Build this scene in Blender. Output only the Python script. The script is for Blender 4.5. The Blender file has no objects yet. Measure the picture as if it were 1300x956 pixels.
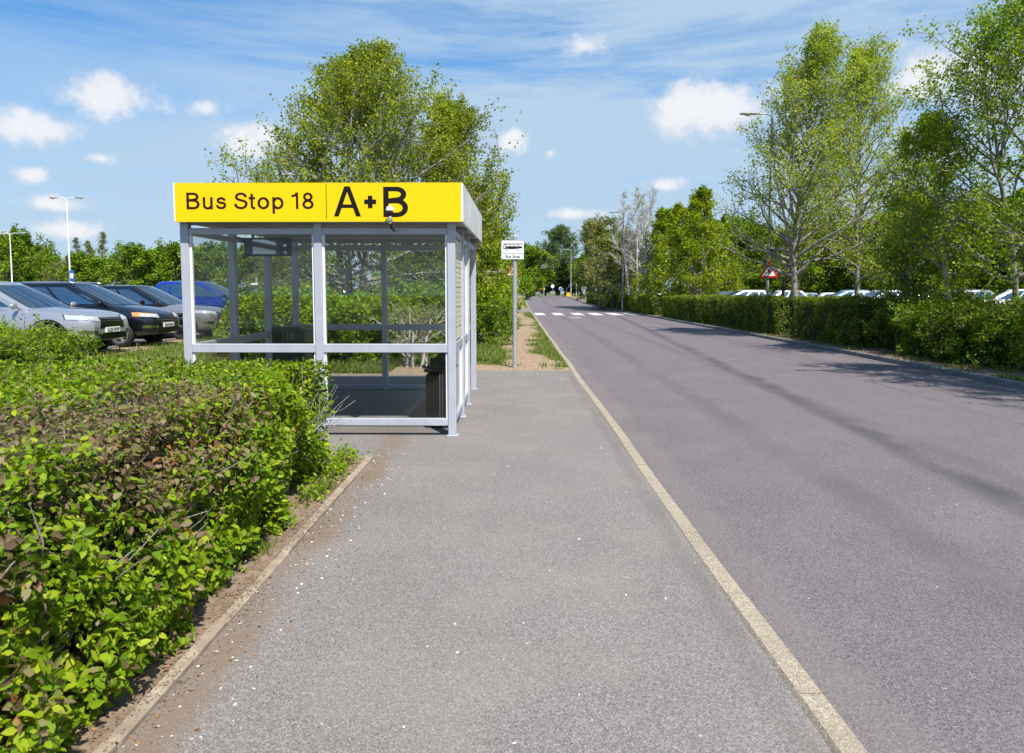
import bpy, bmesh, math, random
import numpy as np
from mathutils import Vector, Matrix, noise as mnoise
from mathutils.bvhtree import BVHTree

R = math.radians
PI = math.pi
scene = bpy.context.scene
COL = scene.collection
random.seed(7)
RNG = np.random.default_rng(11)

# ------------------------------------------------------------------ camera
F_PX, CX, CY = 870.0, 650.0, 433.0        # photo pixels (1300 wide, optical centre of the picture)
CAM_H = 1.6
PITCH, YAW = math.atan(61 / F_PX), math.atan(7 / F_PX)
cd = bpy.data.cameras.new('camera')
cam = bpy.data.objects.new('camera', cd); COL.objects.link(cam)
cam.location = (0, 0, CAM_H)
cam.rotation_euler = (PI / 2 - PITCH, 0, YAW)
cd.sensor_width = 36.0
cd.lens = F_PX / 1300 * 36.0
cd.shift_y = -45 / 1300
cd.clip_start = 0.05
cd.clip_end = 6000
cd.dof.use_dof = True
cd.dof.focus_distance = 8.5
cd.dof.aperture_fstop = 5.6
scene.camera = cam
CAMM = cam.rotation_euler.to_matrix()

def ray(px, py):
    return CAMM @ Vector(((px - CX) / F_PX, -(py - CY) / F_PX, -1.0))
def ground(px, py, z=0.0):
    d = ray(px, py); t = (z - CAM_H) / d.z
    return Vector((d.x * t, d.y * t, z))
def at(px, py, Y):
    d = ray(px, py); t = Y / d.y
    return Vector((d.x * t, Y, CAM_H + d.z * t))
def X_at(px, Y, py=400): return at(px, py, Y).x
def Z_at(py, Y, px=657): return at(px, py, Y).z
def sstep(a, b, x):
    t = min(1.0, max(0.0, (x - a) / (b - a))); return t * t * (3 - 2 * t)
def rise(Y): return 1.12 * sstep(60, 135, Y)   # the road climbs gently far ahead

# ------------------------------------------------------------------ tagging
def tag(o, label=None, cat=None, group=None, kind=None):
    if label: o['label'] = label
    if cat: o['category'] = cat
    if group: o['group'] = group
    if kind: o['kind'] = kind
    return o
def empty(name, loc, rz=0.0, scale=None):
    o = bpy.data.objects.new(name, None); COL.objects.link(o)
    o.location = loc; o.rotation_euler = (0, 0, rz); o.empty_display_size = 0.2
    if scale: o.scale = scale
    return o
def children(o): return [c for c in bpy.data.objects if c.parent is o]
def copy_tree(o, parent=None):
    c = o.copy(); COL.objects.link(c); c.parent = parent
    for ch in children(o): copy_tree(ch, c)
    return c

# ------------------------------------------------------------------ mesh builder
class MB:
    def __init__(s): s.v = []; s.f = []; s.m = []
    def add(s, vs, fs, mi=0):
        b = len(s.v); s.v += [tuple(v) for v in vs]
        s.f += [tuple(b + i for i in f) for f in fs]; s.m += [mi] * len(fs)
    def box(s, x0, x1, y0, y1, z0, z1, mi=0, M=None):
        vs = [Vector((x, y, z)) for z in (z0, z1) for y in (y0, y1) for x in (x0, x1)]
        if M is not None: vs = [M @ v for v in vs]
        s.add(vs, [(0, 2, 3, 1), (4, 5, 7, 6), (0, 1, 5, 4), (2, 6, 7, 3), (0, 4, 6, 2), (1, 3, 7, 5)], mi)
    def bevbox(s, x0, x1, y0, y1, z0, z1, r, mi=0, M=None):
        """box with chamfered edges"""
        vs = []; idx = {}
        for i, x in enumerate((x0, x1)):
            for j, y in enumerate((y0, y1)):
                for k, z in enumerate((z0, z1)):
                    sx, sy, sz = (1, -1)[i], (1, -1)[j], (1, -1)[k]
                    for a, p in enumerate(((x, y + sy * r, z + sz * r), (x + sx * r, y, z + sz * r), (x + sx * r, y + sy * r, z))):
                        idx[(i, j, k, a)] = len(vs); vs.append(Vector(p))
        fs = []
        for i in (0, 1):
            q = [idx[(i, 0, 0, 0)], idx[(i, 1, 0, 0)], idx[(i, 1, 1, 0)], idx[(i, 0, 1, 0)]]; fs.append(q if i else q[::-1])
            q = [idx[(0, i, 0, 1)], idx[(0, i, 1, 1)], idx[(1, i, 1, 1)], idx[(1, i, 0, 1)]]; fs.append(q if i else q[::-1])
            q = [idx[(0, 0, i, 2)], idx[(1, 0, i, 2)], idx[(1, 1, i, 2)], idx[(0, 1, i, 2)]]; fs.append(q if i else q[::-1])
        for i in (0, 1):
            for j in (0, 1):
                fs.append([idx[(i, j, 0, 0)], idx[(i, j, 1, 0)], idx[(i, j, 1, 1)], idx[(i, j, 0, 1)]])
                fs.append([idx[(i, 0, j, 0)], idx[(i, 1, j, 0)], idx[(i, 1, j, 2)], idx[(i, 0, j, 2)]])
                fs.append([idx[(0, i, j, 1)], idx[(1, i, j, 1)], idx[(1, i, j, 2)], idx[(0, i, j, 2)]])
                for k in (0, 1): fs.append([idx[(i, j, k, a)] for a in range(3)])
        if M is not None: vs = [M @ v for v in vs]
        s.add(vs, fs, mi)
    def tube(s, pts, rad, n=10, mi=0, cap=True):
        pts = [Vector(p) for p in pts]
        if not hasattr(rad, '__len__'): rad = [rad] * len(pts)
        vs = []; fs = []
        up = Vector((0, 0, 1)); prev = None
        for i, p in enumerate(pts):
            d = (pts[min(i + 1, len(pts) - 1)] - pts[max(i - 1, 0)]).normalized()
            a = prev if prev is not None else (up if abs(d.z) < .95 else Vector((1, 0, 0)))
            a = (a - d * a.dot(d)).normalized(); prev = a; b = d.cross(a)
            for k in range(n):
                t = 2 * PI * k / n
                vs.append(p + (a * math.cos(t) + b * math.sin(t)) * rad[i])
        for i in range(len(pts) - 1):
            for k in range(n):
                k2 = (k + 1) % n
                fs.append((i * n + k, i * n + k2, (i + 1) * n + k2, (i + 1) * n + k))
        if cap:
            fs.append(tuple(range(n - 1, -1, -1))); fs.append(tuple((len(pts) - 1) * n + k for k in range(n)))
        s.add(vs, fs, mi)
    def lathe(s, prof, n=24, mi=0, M=None):
        """prof: list of (r, z) revolved about z"""
        vs = []; fs = []
        for (r, z) in prof:
            for k in range(n):
                t = 2 * PI * k / n; v = Vector((r * math.cos(t), r * math.sin(t), z))
                vs.append(M @ v if M is not None else v)
        for i in range(len(prof) - 1):
            for k in range(n):
                k2 = (k + 1) % n
                fs.append((i * n + k, i * n + k2, (i + 1) * n + k2, (i + 1) * n + k))
        s.add(vs, fs, mi)
    def prism(s, poly, d0, d1, M, mi=0):
        """poly in (x, z), extruded along y from d0 to d1"""
        n = len(poly)
        vs = [M @ Vector((x, d0, z)) for x, z in poly] + [M @ Vector((x, d1, z)) for x, z in poly]
        fs = [tuple(range(n)), tuple(range(2 * n - 1, n - 1, -1))]
        fs += [(i, i + n, (i + 1) % n + n, (i + 1) % n) for i in range(n)]
        s.add(vs, fs, mi)
    def grid(s, P, mi=0, close_u=False):
        """P[i][j] -> quads"""
        nu, nv = len(P), len(P[0])
        vs = [p for row in P for p in row]; fs = []
        for i in range(nu - (0 if close_u else 1)):
            for j in range(nv - 1):
                i2 = (i + 1) % nu
                fs.append((i * nv + j, i2 * nv + j, i2 * nv + j + 1, i * nv + j + 1))
        s.add(vs, fs, mi)
    def build(s, name, mats, parent=None, smooth=False, recalc=True, angle=None):
        me = bpy.data.meshes.new(name)
        me.from_pydata(s.v, [], s.f)
        if not isinstance(mats, (list, tuple)): mats = [mats]
        for m in mats: me.materials.append(m)
        me.polygons.foreach_set('material_index', s.m)
        if recalc:
            bm = bmesh.new(); bm.from_mesh(me); bmesh.ops.recalc_face_normals(bm, faces=bm.faces); bm.to_mesh(me); bm.free()
        if smooth or angle:
            me.polygons.foreach_set('use_smooth', [True] * len(me.polygons))
            if angle:
                try: me.set_sharp_from_angle(angle=R(angle))
                except Exception: pass
        me.update()
        o = bpy.data.objects.new(name, me); COL.objects.link(o)
        if parent is not None: o.parent = parent
        return o

def quad_mesh(name, V, F, mat, parent=None, attrs=None, smooth=False, tris=False):
    """fast builder for big meshes: V (n,3), F (m,4); attrs: name -> per-face floats"""
    k = F.shape[1]
    me = bpy.data.meshes.new(name)
    me.vertices.add(len(V)); me.vertices.foreach_set('co', np.ascontiguousarray(V, dtype=np.float32).ravel())
    me.loops.add(len(F) * k); me.loops.foreach_set('vertex_index', np.ascontiguousarray(F, dtype=np.int32).ravel())
    me.polygons.add(len(F))
    me.polygons.foreach_set('loop_start', np.arange(0, len(F) * k, k, dtype=np.int32))
    me.polygons.foreach_set('loop_total', np.full(len(F), k, dtype=np.int32))
    if smooth: me.polygons.foreach_set('use_smooth', np.ones(len(F), dtype=bool))
    me.update(calc_edges=True)
    for an, vals in (attrs or {}).items():
        dom = 'FACE' if len(vals) == len(F) else 'POINT'
        a = me.attributes.new(an, 'FLOAT', dom); a.data.foreach_set('value', np.ascontiguousarray(vals, dtype=np.float32))
    me.materials.append(mat)
    o = bpy.data.objects.new(name, me); COL.objects.link(o)
    if parent is not None: o.parent = parent
    return o

def text_mesh(name, txt, size, mat, parent, M, ext=0.002, off=0.0, sx=1.0, align='LEFT', fit=None, space=1.0):
    """lettering as a mesh; lies in local xy, M puts it in place; fit=(width, capheight)"""
    cu = bpy.data.curves.new(name, 'FONT'); cu.body = txt; cu.size = size; cu.extrude = ext; cu.offset = off
    cu.align_x = align; cu.space_character = space; cu.resolution_u = 6
    t = bpy.data.objects.new(name, cu); COL.objects.link(t)
    bpy.context.view_layer.update()
    dg = bpy.context.evaluated_depsgraph_get()
    me = bpy.data.meshes.new_from_object(t.evaluated_get(dg))
    bpy.data.objects.remove(t); bpy.data.curves.remove(cu)
    xs = [v.co.x for v in me.vertices]; ys = [v.co.y for v in me.vertices]
    if fit:
        w, h, base = fit      # total width, height above the baseline, baseline y
        x0, x1, y1 = min(xs), max(xs), max(ys)
        for v in me.vertices:
            v.co.x = (v.co.x - x0) / (x1 - x0) * w; v.co.y = v.co.y / y1 * h
    me.transform(M)
    me.materials.clear(); me.materials.append(mat)
    o = bpy.data.objects.new(name, me); COL.objects.link(o); o.parent = parent
    return o

# ------------------------------------------------------------------ materials
def new_mat(name):
    m = bpy.data.materials.new(name); m.use_nodes = True
    nt = m.node_tree; nt.nodes.clear()
    return m, nt
def N(nt, typ, **kw):
    n = nt.nodes.new(typ)
    for k, v in kw.items():
        if k in n.inputs.keys() if isinstance(k, str) else False: n.inputs[k].default_value = v
        else: setattr(n, k, v)
    return n
def principled(name, col, rough=.6, metal=0.0, spec=.5, var=0.0, vscale=8.0, bump=0.0, bscale=60.0, coat=0.0, dirt=None, dscale=1.5, damt=.5):
    m, nt = new_mat(name); L = nt.links
    out = N(nt, 'ShaderNodeOutputMaterial'); b = N(nt, 'ShaderNodeBsdfPrincipled')
    L.new(b.outputs[0], out.inputs[0])
    b.inputs['Base Color'].default_value = (*col, 1); b.inputs['Roughness'].default_value = rough
    b.inputs['Metallic'].default_value = metal; b.inputs['Specular IOR Level'].default_value = spec
    if coat: b.inputs['Coat Weight'].default_value = coat; b.inputs['Coat Roughness'].default_value = .04
    tc = N(nt, 'ShaderNodeTexCoord')
    colsock = None
    if var:
        nz = N(nt, 'ShaderNodeTexNoise'); nz.inputs['Scale'].default_value = vscale; nz.inputs['Detail'].default_value = 6
        L.new(tc.outputs['Object'], nz.inputs['Vector'])
        mr = N(nt, 'ShaderNodeMapRange'); mr.inputs[1].default_value = .3; mr.inputs[2].default_value = .7
        mr.inputs[3].default_value = 1 - var; mr.inputs[4].default_value = 1 + var
        L.new(nz.outputs[0], mr.inputs[0])
        mx = N(nt, 'ShaderNodeVectorMath', operation='SCALE'); mx.inputs[0].default_value = col
        L.new(mr.outputs[0], mx.inputs['Scale']); colsock = mx.outputs[0]
    if dirt:
        nz = N(nt, 'ShaderNodeTexNoise'); nz.inputs['Scale'].default_value = dscale; nz.inputs['Detail'].default_value = 8; nz.inputs['Roughness'].default_value = .7
        L.new(tc.outputs['Object'], nz.inputs['Vector'])
        mr = N(nt, 'ShaderNodeMapRange'); mr.inputs[1].default_value = .45; mr.inputs[2].default_value = .75; mr.inputs[3].default_value = 0; mr.inputs[4].default_value = damt
        L.new(nz.outputs[0], mr.inputs[0])
        mi = N(nt, 'ShaderNodeMix', data_type='RGBA'); L.new(mr.outputs[0], mi.inputs[0])
        if colsock: L.new(colsock, mi.inputs[6])
        else: mi.inputs[6].default_value = (*col, 1)
        mi.inputs[7].default_value = (*dirt, 1); colsock = mi.outputs[2]
    if colsock: L.new(colsock, b.inputs['Base Color'])
    if bump:
        nz = N(nt, 'ShaderNodeTexNoise'); nz.inputs['Scale'].default_value = bscale; nz.inputs['Detail'].default_value = 4
        L.new(tc.outputs['Object'], nz.inputs['Vector'])
        bp = N(nt, 'ShaderNodeBump'); bp.inputs['Strength'].default_value = bump; bp.inputs['Distance'].default_value = .01
        L.new(nz.outputs[0], bp.inputs['Height']); L.new(bp.outputs[0], b.inputs['Normal'])
    return m

def ramp(nt, stops, interp='LINEAR'):
    r = N(nt, 'ShaderNodeValToRGB'); e = r.color_ramp.elements; r.color_ramp.interpolation = interp
    while len(e) < len(stops): e.new(.5)
    for i, (p, c) in enumerate(stops): e[i].position = p; e[i].color = (*c, 1)
    return r

def asphalt(name, dark, light, speck=260.0, stain=None, tint=None):
    """bound aggregate: fine stones of mixed tone, wear patches, stains"""
    m, nt = new_mat(name); L = nt.links
    out = N(nt, 'ShaderNodeOutputMaterial'); b = N(nt, 'ShaderNodeBsdfPrincipled'); L.new(b.outputs[0], out.inputs[0])
    b.inputs['Roughness'].default_value = .85; b.inputs['Specular IOR Level'].default_value = .3
    tc = N(nt, 'ShaderNodeTexCoord')
    vo = N(nt, 'ShaderNodeTexVoronoi'); vo.inputs['Scale'].default_value = speck
    L.new(tc.outputs['Object'], vo.inputs['Vector'])
    sep = N(nt, 'ShaderNodeSeparateColor'); L.new(vo.outputs['Color'], sep.inputs[0])
    n2 = N(nt, 'ShaderNodeTexNoise'); n2.inputs['Scale'].default_value = speck * .22; n2.inputs['Detail'].default_value = 5; n2.inputs['Roughness'].default_value = .7
    L.new(tc.outputs['Object'], n2.inputs['Vector'])
    ad = N(nt, 'ShaderNodeMath', operation='MULTIPLY_ADD'); ad.inputs[1].default_value = .55
    L.new(sep.outputs[0], ad.inputs[0])
    sc = N(nt, 'ShaderNodeMath', operation='MULTIPLY'); sc.inputs[1].default_value = .5; L.new(n2.outputs[0], sc.inputs[0])
    L.new(sc.outputs[0], ad.inputs[2])
    rp = ramp(nt, [(.14, tuple(c * .35 for c in dark)), (.40, dark), (.60, light), (.86, tuple(min(.6, c * 1.9) for c in light))])
    L.new(ad.outputs[0], rp.inputs[0])
    # broad patches of wear
    n3 = N(nt, 'ShaderNodeTexNoise'); n3.inputs['Scale'].default_value = .9; n3.inputs['Detail'].default_value = 7; n3.inputs['Roughness'].default_value = .62
    L.new(tc.outputs['Object'], n3.inputs['Vector'])
    mr = N(nt, 'ShaderNodeMapRange'); mr.inputs[1].default_value = .3; mr.inputs[2].default_value = .7; mr.inputs[3].default_value = .92; mr.inputs[4].default_value = 1.08
    L.new(n3.outputs[0], mr.inputs[0])
    vm = N(nt, 'ShaderNodeVectorMath', operation='SCALE'); L.new(rp.outputs[0], vm.inputs[0]); L.new(mr.outputs[0], vm.inputs['Scale'])
    col = vm.outputs[0]
    if tint:   # dusty tint patches
        n4 = N(nt, 'ShaderNodeTexNoise'); n4.inputs['Scale'].default_value = 1.7; n4.inputs['Detail'].default_value = 5
        mp = N(nt, 'ShaderNodeMapping'); mp.inputs['Location'].default_value = (5, 3, 1); L.new(tc.outputs['Object'], mp.inputs[0]); L.new(mp.outputs[0], n4.inputs['Vector'])
        m4 = N(nt, 'ShaderNodeMapRange'); m4.inputs[1].default_value = .52; m4.inputs[2].default_value = .74; m4.inputs[4].default_value = .30
        L.new(n4.outputs[0], m4.inputs[0])
        mi = N(nt, 'ShaderNodeMix', data_type='RGBA'); L.new(m4.outputs[0], mi.inputs[0]); L.new(col, mi.inputs[6]); mi.inputs[7].default_value = (*tint, 1)
        col = mi.outputs[2]
    if stain:
        for f in stain: col = f(nt, tc, col)
    L.new(col, b.inputs['Base Color'])
    bp = N(nt, 'ShaderNodeBump'); bp.inputs['Strength'].default_value = .55; bp.inputs['Distance'].default_value = .004
    L.new(ad.outputs[0], bp.inputs['Height']); L.new(bp.outputs[0], b.inputs['Normal'])
    return m

def line_stain(x_of_y, width, col, amt, wob=.12, seed=0):
    """a long worn streak on the road: centre x = a + b*y (object space)"""
    a, bb = x_of_y
    def f(nt, tc, colin):
        L = nt.links
        sx = N(nt, 'ShaderNodeSeparateXYZ'); L.new(tc.outputs['Object'], sx.inputs[0])
        c = N(nt, 'ShaderNodeMath', operation='MULTIPLY_ADD'); c.inputs[1].default_value = bb; c.inputs[2].default_value = a - wob; L.new(sx.outputs[1], c.inputs[0])
        nz = N(nt, 'ShaderNodeTexNoise'); nz.inputs['Scale'].default_value = .8; nz.inputs['Detail'].default_value = 6; nz.inputs['Roughness'].default_value = .6
        mp = N(nt, 'ShaderNodeMapping'); mp.inputs['Location'].default_value = (seed, seed * 2, 0); L.new(tc.outputs['Object'], mp.inputs[0]); L.new(mp.outputs[0], nz.inputs['Vector'])
        w = N(nt, 'ShaderNodeMath', operation='MULTIPLY_ADD'); w.inputs[1].default_value = wob * 2; L.new(nz.outputs[0], w.inputs[0]); L.new(c.outputs[0], w.inputs[2])
        d = N(nt, 'ShaderNodeMath', operation='SUBTRACT'); L.new(sx.outputs[0], d.inputs[0]); L.new(w.outputs[0], d.inputs[1])
        ab = N(nt, 'ShaderNodeMath', operation='ABSOLUTE'); L.new(d.outputs[0], ab.inputs[0])
        mr = N(nt, 'ShaderNodeMapRange', interpolation_type='SMOOTHSTEP'); mr.inputs[1].default_value = width; mr.inputs[2].default_value = width * .15; mr.inputs[3].default_value = 0; mr.inputs[4].default_value = 1
        L.new(ab.outputs[0], mr.inputs[0])
        n2 = N(nt, 'ShaderNodeMapRange'); n2.inputs[1].default_value = .38; n2.inputs[2].default_value = .6; n2.inputs[3].default_value = amt * .35; n2.inputs[4].default_value = amt; L.new(nz.outputs[0], n2.inputs[0])
        mu = N(nt, 'ShaderNodeMath', operation='MULTIPLY'); L.new(mr.outputs[0], mu.inputs[0]); L.new(n2.outputs[0], mu.inputs[1])
        mi = N(nt, 'ShaderNodeMix', data_type='RGBA'); L.new(mu.outputs[0], mi.inputs[0]); L.new(colin, mi.inputs[6]); mi.inputs[7].default_value = (*col, 1)
        return mi.outputs[2]
    return f

def leaf_mat(name, stops, trans=.38, rough=.5, spec=.18, patch=None):
    """leaf shader: colour varies leaf by leaf (face attribute 'leaf'); patch: a second set for leaves with attribute 'patch'"""
    m, nt = new_mat(name); L = nt.links
    out = N(nt, 'ShaderNodeOutputMaterial')
    at_ = N(nt, 'ShaderNodeAttribute', attribute_name='leaf')
    rp = ramp(nt, stops); L.new(at_.outputs['Fac'], rp.inputs[0]); col = rp.outputs[0]
    if patch:
        ap = N(nt, 'ShaderNodeAttribute', attribute_name='patch')
        r2 = ramp(nt, patch); L.new(at_.outputs['Fac'], r2.inputs[0])
        mi = N(nt, 'ShaderNodeMix', data_type='RGBA'); L.new(ap.outputs['Fac'], mi.inputs[0]); L.new(col, mi.inputs[6]); L.new(r2.outputs[0], mi.inputs[7]); col = mi.outputs[2]
    b = N(nt, 'ShaderNodeBsdfPrincipled'); b.inputs['Roughness'].default_value = rough; b.inputs['Specular IOR Level'].default_value = spec
    L.new(col, b.inputs['Base Color'])
    t = N(nt, 'ShaderNodeBsdfTranslucent')
    hs = N(nt, 'ShaderNodeHueSaturation'); hs.inputs['Hue'].default_value = .485; hs.inputs['Saturation'].default_value = 1.1; hs.inputs['Value'].default_value = 1.35
    L.new(col, hs.inputs['Color']); L.new(hs.outputs[0], t.inputs[0])
    mx = N(nt, 'ShaderNodeMixShader'); mx.inputs[0].default_value = trans
    L.new(b.outputs[0], mx.inputs[1]); L.new(t.outputs[0], mx.inputs[2]); L.new(mx.outputs[0], out.inputs[0])
    return m

def glass_mat(name, tint=(.86, .9, .9), grime=.03):
    """thin sheet glass: passes light, reflects by Fresnel, a film of dust"""
    m, nt = new_mat(name); L = nt.links
    out = N(nt, 'ShaderNodeOutputMaterial')
    tr = N(nt, 'ShaderNodeBsdfTransparent'); tr.inputs[0].default_value = (*tint, 1)
    gl = N(nt, 'ShaderNodeBsdfGlossy'); gl.inputs['Roughness'].default_value = .01; gl.inputs[0].default_value = (.9, .9, .9, 1)
    fr = N(nt, 'ShaderNodeFresnel'); ge = N(nt, 'ShaderNodeNewGeometry'); io = N(nt, 'ShaderNodeMapRange'); io.inputs[3].default_value = 1.5; io.inputs[4].default_value = 1 / 1.5; L.new(ge.outputs['Backfacing'], io.inputs[0]); L.new(io.outputs[0], fr.inputs[0])   # one sheet stands for both faces of the pane
    mx = N(nt, 'ShaderNodeMixShader'); L.new(fr.outputs[0], mx.inputs[0]); L.new(tr.outputs[0], mx.inputs[1]); L.new(gl.outputs[0], mx.inputs[2])
    df = N(nt, 'ShaderNodeBsdfDiffuse'); df.inputs[0].default_value = (.5, .5, .48, 1)
    tc = N(nt, 'ShaderNodeTexCoord'); nz = N(nt, 'ShaderNodeTexNoise'); nz.inputs['Scale'].default_value = 2.5; nz.inputs['Detail'].default_value = 7
    L.new(tc.outputs['Object'], nz.inputs['Vector'])
    mr = N(nt, 'ShaderNodeMapRange'); mr.inputs[1].default_value = .35; mr.inputs[2].default_value = .8; mr.inputs[3].default_value = grime * .3; mr.inputs[4].default_value = grime * 2; L.new(nz.outputs[0], mr.inputs[0])
    m2 = N(nt, 'ShaderNodeMixShader'); L.new(mr.outputs[0], m2.inputs[0]); L.new(mx.outputs[0], m2.inputs[1]); L.new(df.outputs[0], m2.inputs[2])
    L.new(m2.outputs[0], out.inputs[0])
    return m

def bark(name, dark, light, scale=7.0):
    m, nt = new_mat(name); L = nt.links
    out = N(nt, 'ShaderNodeOutputMaterial'); b = N(nt, 'ShaderNodeBsdfPrincipled'); L.new(b.outputs[0], out.inputs[0]); b.inputs['Roughness'].default_value = .9; b.inputs['Specular IOR Level'].default_value = .15
    tc = N(nt, 'ShaderNodeTexCoord'); mp = N(nt, 'ShaderNodeMapping'); mp.inputs['Scale'].default_value = (1, 1, .45); L.new(tc.outputs['Object'], mp.inputs[0])
    nz = N(nt, 'ShaderNodeTexNoise'); nz.inputs['Scale'].default_value = scale; nz.inputs['Detail'].default_value = 8; nz.inputs['Roughness'].default_value = .7; L.new(mp.outputs[0], nz.inputs['Vector'])
    rp = ramp(nt, [(.36, dark), (.6, light)]); L.new(nz.outputs[0], rp.inputs[0]); L.new(rp.outputs[0], b.inputs['Base Color'])
    bp = N(nt, 'ShaderNodeBump'); bp.inputs['Strength'].default_value = .6; bp.inputs['Distance'].default_value = .02; L.new(nz.outputs[0], bp.inputs['Height']); L.new(bp.outputs[0], b.inputs['Normal'])
    return m

M = {}
def P(name, *a, **k):
    M[name] = principled(name, *a, **k); return M[name]
P('powder_grey', (.42, .44, .50), rough=.42, metal=.0, spec=.5, var=.05, vscale=3, dirt=(.20, .20, .19), dscale=5, damt=.25)
P('steel_galv', (.42, .43, .44), rough=.45, metal=.35, var=.15, vscale=12)
P('pole_dark', (.26, .28, .28), rough=.5, metal=.3, var=.2, vscale=10, dirt=(.12, .15, .10), dscale=6, damt=.5)
P('fascia_white', (.78, .78, .76), rough=.45, var=.03, dirt=(.36, .34, .27), dscale=3.2, damt=.75)
P('trim_white', (.85, .85, .85), rough=.4)
P('sign_yellow', (.93, .565, .0015), rough=.5, spec=.2)
P('ink', (.030, .008, .006), rough=.75, spec=.12)
P('ink_black', (.010, .009, .010), rough=.75, spec=.12)
P('roof_under', (.38, .38, .35), rough=.7, var=.12, vscale=4)
P('roof_top', (.35, .36, .35), rough=.7, var=.2, vscale=2)
P('paper', (.72, .67, .50), rough=.5, var=.12, vscale=5)
P('plastic_black', (.006, .006, .0075), rough=.3, var=.2, vscale=12)
P('plastic_green', (.008, .055, .040), rough=.38, var=.2, vscale=9)
P('plastic_pale', (.16, .25, .22), rough=.5)
P('rubber', (.018, .018, .019), rough=.8, var=.2, vscale=20)
P('alloy', (.55, .56, .58), rough=.28, metal=.8)
P('alloy_dark', (.05, .05, .055), rough=.35, metal=.5)
P('chrome', (.75, .75, .77), rough=.12, metal=1.0)
P('plate_white', (.80, .80, .76), rough=.4)
P('lamp_clear', (.62, .65, .68), rough=.08, spec=.9, metal=.35)
P('lamp_amber', (.65, .30, .08), rough=.15, spec=.8)
P('lamp_red', (.45, .02, .015), rough=.2)
P('sign_white', (.84, .84, .84), rough=.4)
P('sign_red', (.55, .018, .018), rough=.4)
P('sign_blue', (.03, .12, .38), rough=.4)
P('sign_back', (.28, .30, .31), rough=.5, metal=.4)
P('yellow_paint', (.75, .52, .02), rough=.5, var=.1)
P('orange_paint', (.75, .22, .02), rough=.5)
P('lamp_glass', (.75, .75, .72), rough=.2)
P('lamp_body', (.30, .30, .27), rough=.55, var=.25, vscale=14, dirt=(.14, .16, .08), dscale=8, damt=.6)
P('kerb_old', (.33, .28, .205), rough=.9, var=.12, vscale=9, bump=.4, bscale=180, dirt=(.19, .17, .13), dscale=1.2, damt=.7)
P('kerb_grey', (.20, .195, .185), rough=.9, var=.22, vscale=5, bump=.4, bscale=140, dirt=(.09, .09, .07), dscale=1.1, damt=.7)
P('edging', (.33, .27, .20), rough=.9, var=.25, vscale=12, bump=.4, bscale=120, dirt=(.16, .11, .07), dscale=4, damt=.8)
P('soil', (.20, .145, .10), rough=.95, var=.35, vscale=16, bump=.9, bscale=55)
P('marking', (.62, .62, .60), rough=.7, var=.08, vscale=20, dirt=(.22, .21, .21), dscale=6, damt=.6)
P('petal', (.80, .74, .70), rough=.7)
P('dead_leaf', (.24, .13, .06), rough=.8, var=.3, vscale=40)
P('dark_core', (.035, .030, .018), rough=.95, var=.4, vscale=10)  # dark colour of the solid cores that stop light inside the hedges
P('sign_grey', (.20, .21, .23), rough=.5)
M['kerb_old'] = asphalt('kerb_concrete', (.285, .240, .180), (.325, .276, .208), 210, tint=(.22, .19, .14))
M['bark_grey'] = bark('bark_grey', (.09, .08, .065), (.30, .28, .24))
M['bark_pale'] = bark('bark_pale', (.13, .115, .09), (.40, .375, .33), 9)
M['bark_white'] = bark('bark_white', (.30, .27, .24), (.66, .63, .60), 6)
M['bark_dark'] = bark('bark_dark', (.035, .030, .025), (.12, .10, .08))
M['glass'] = glass_mat('shelter_glass', (.88, .89, .87), .006)
M['screen'] = principled('car_glass', (.010, .022, .034), rough=.03, spec=.9)
M['screen'].node_tree.nodes['Principled BSDF'].inputs['IOR'].default_value = 2.5
def paint(name, col, metal=.0, rough=.25): return principled(name, col, rough=rough, metal=metal, spec=.5, coat=1.0)
M['paint_silver'] = paint('paint_silver', (.42, .43, .46), .55, .3)
M['paint_black'] = paint('paint_black', (.006, .007, .012), .2)
M['paint_graphite'] = paint('paint_graphite', (.30, .30, .32), .55, .3)
M['paint_blue'] = paint('paint_blue', (.012, .045, .30), .3)
M['paint_white'] = paint('paint_white', (.78, .78, .78))
M['paint_red'] = paint('paint_red', (.32, .02, .02))
M['paint_grey'] = paint('paint_grey', (.10, .11, .12), .4)
M['paint_paleblue'] = paint('paint_paleblue', (.20, .32, .46), .3)
G_ = [(.0, (.030, .075, .008)), (.35, (.070, .150, .012)), (.7, (.125, .215, .018)), (1, (.21, .29, .03))]
M['leaf_hedge'] = leaf_mat('leaf_hedge', [(.0, (.060, .125, .006)), (.35, (.140, .250, .008)), (.7, (.235, .345, .010)), (1, (.40, .46, .030))], trans=.34, patch=[(0, (.12, .075, .045)), (.3, (.21, .145, .09)), (.55, (.19, .205, .045)), (.85, (.30, .24, .15)), (1, (.36, .15, .05))])
M['leaf_box'] = leaf_mat('leaf_box', [(.0, (.028, .062, .006)), (.4, (.075, .140, .009)), (.75, (.140, .200, .012)), (1, (.26, .28, .03))], trans=.32)
M['leaf_bright'] = leaf_mat('leaf_bright', [(.0, (.060, .140, .008)), (.35, (.150, .280, .010)), (.7, (.250, .375, .012)), (1, (.38, .47, .03))], trans=.42)
M['leaf_willow'] = leaf_mat('leaf_willow', [(.0, (0.057, 0.109, 0.034)), (.5, (0.109, 0.178, 0.057)), (1, (0.184, 0.253, 0.092))], trans=.3)
M['leaf_olive'] = leaf_mat('leaf_olive', [(.0, (.085, .120, .008)), (.4, (.190, .260, .012)), (.75, (.300, .375, .020)), (1, (.44, .48, .06))], trans=.38)
M['leaf_birch'] = leaf_mat('leaf_birch', [(.0, (.115, .180, .014)), (.4, (.250, .350, .022)), (.75, (.370, .450, .045)), (1, (.50, .55, .11))], trans=.44)
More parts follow.
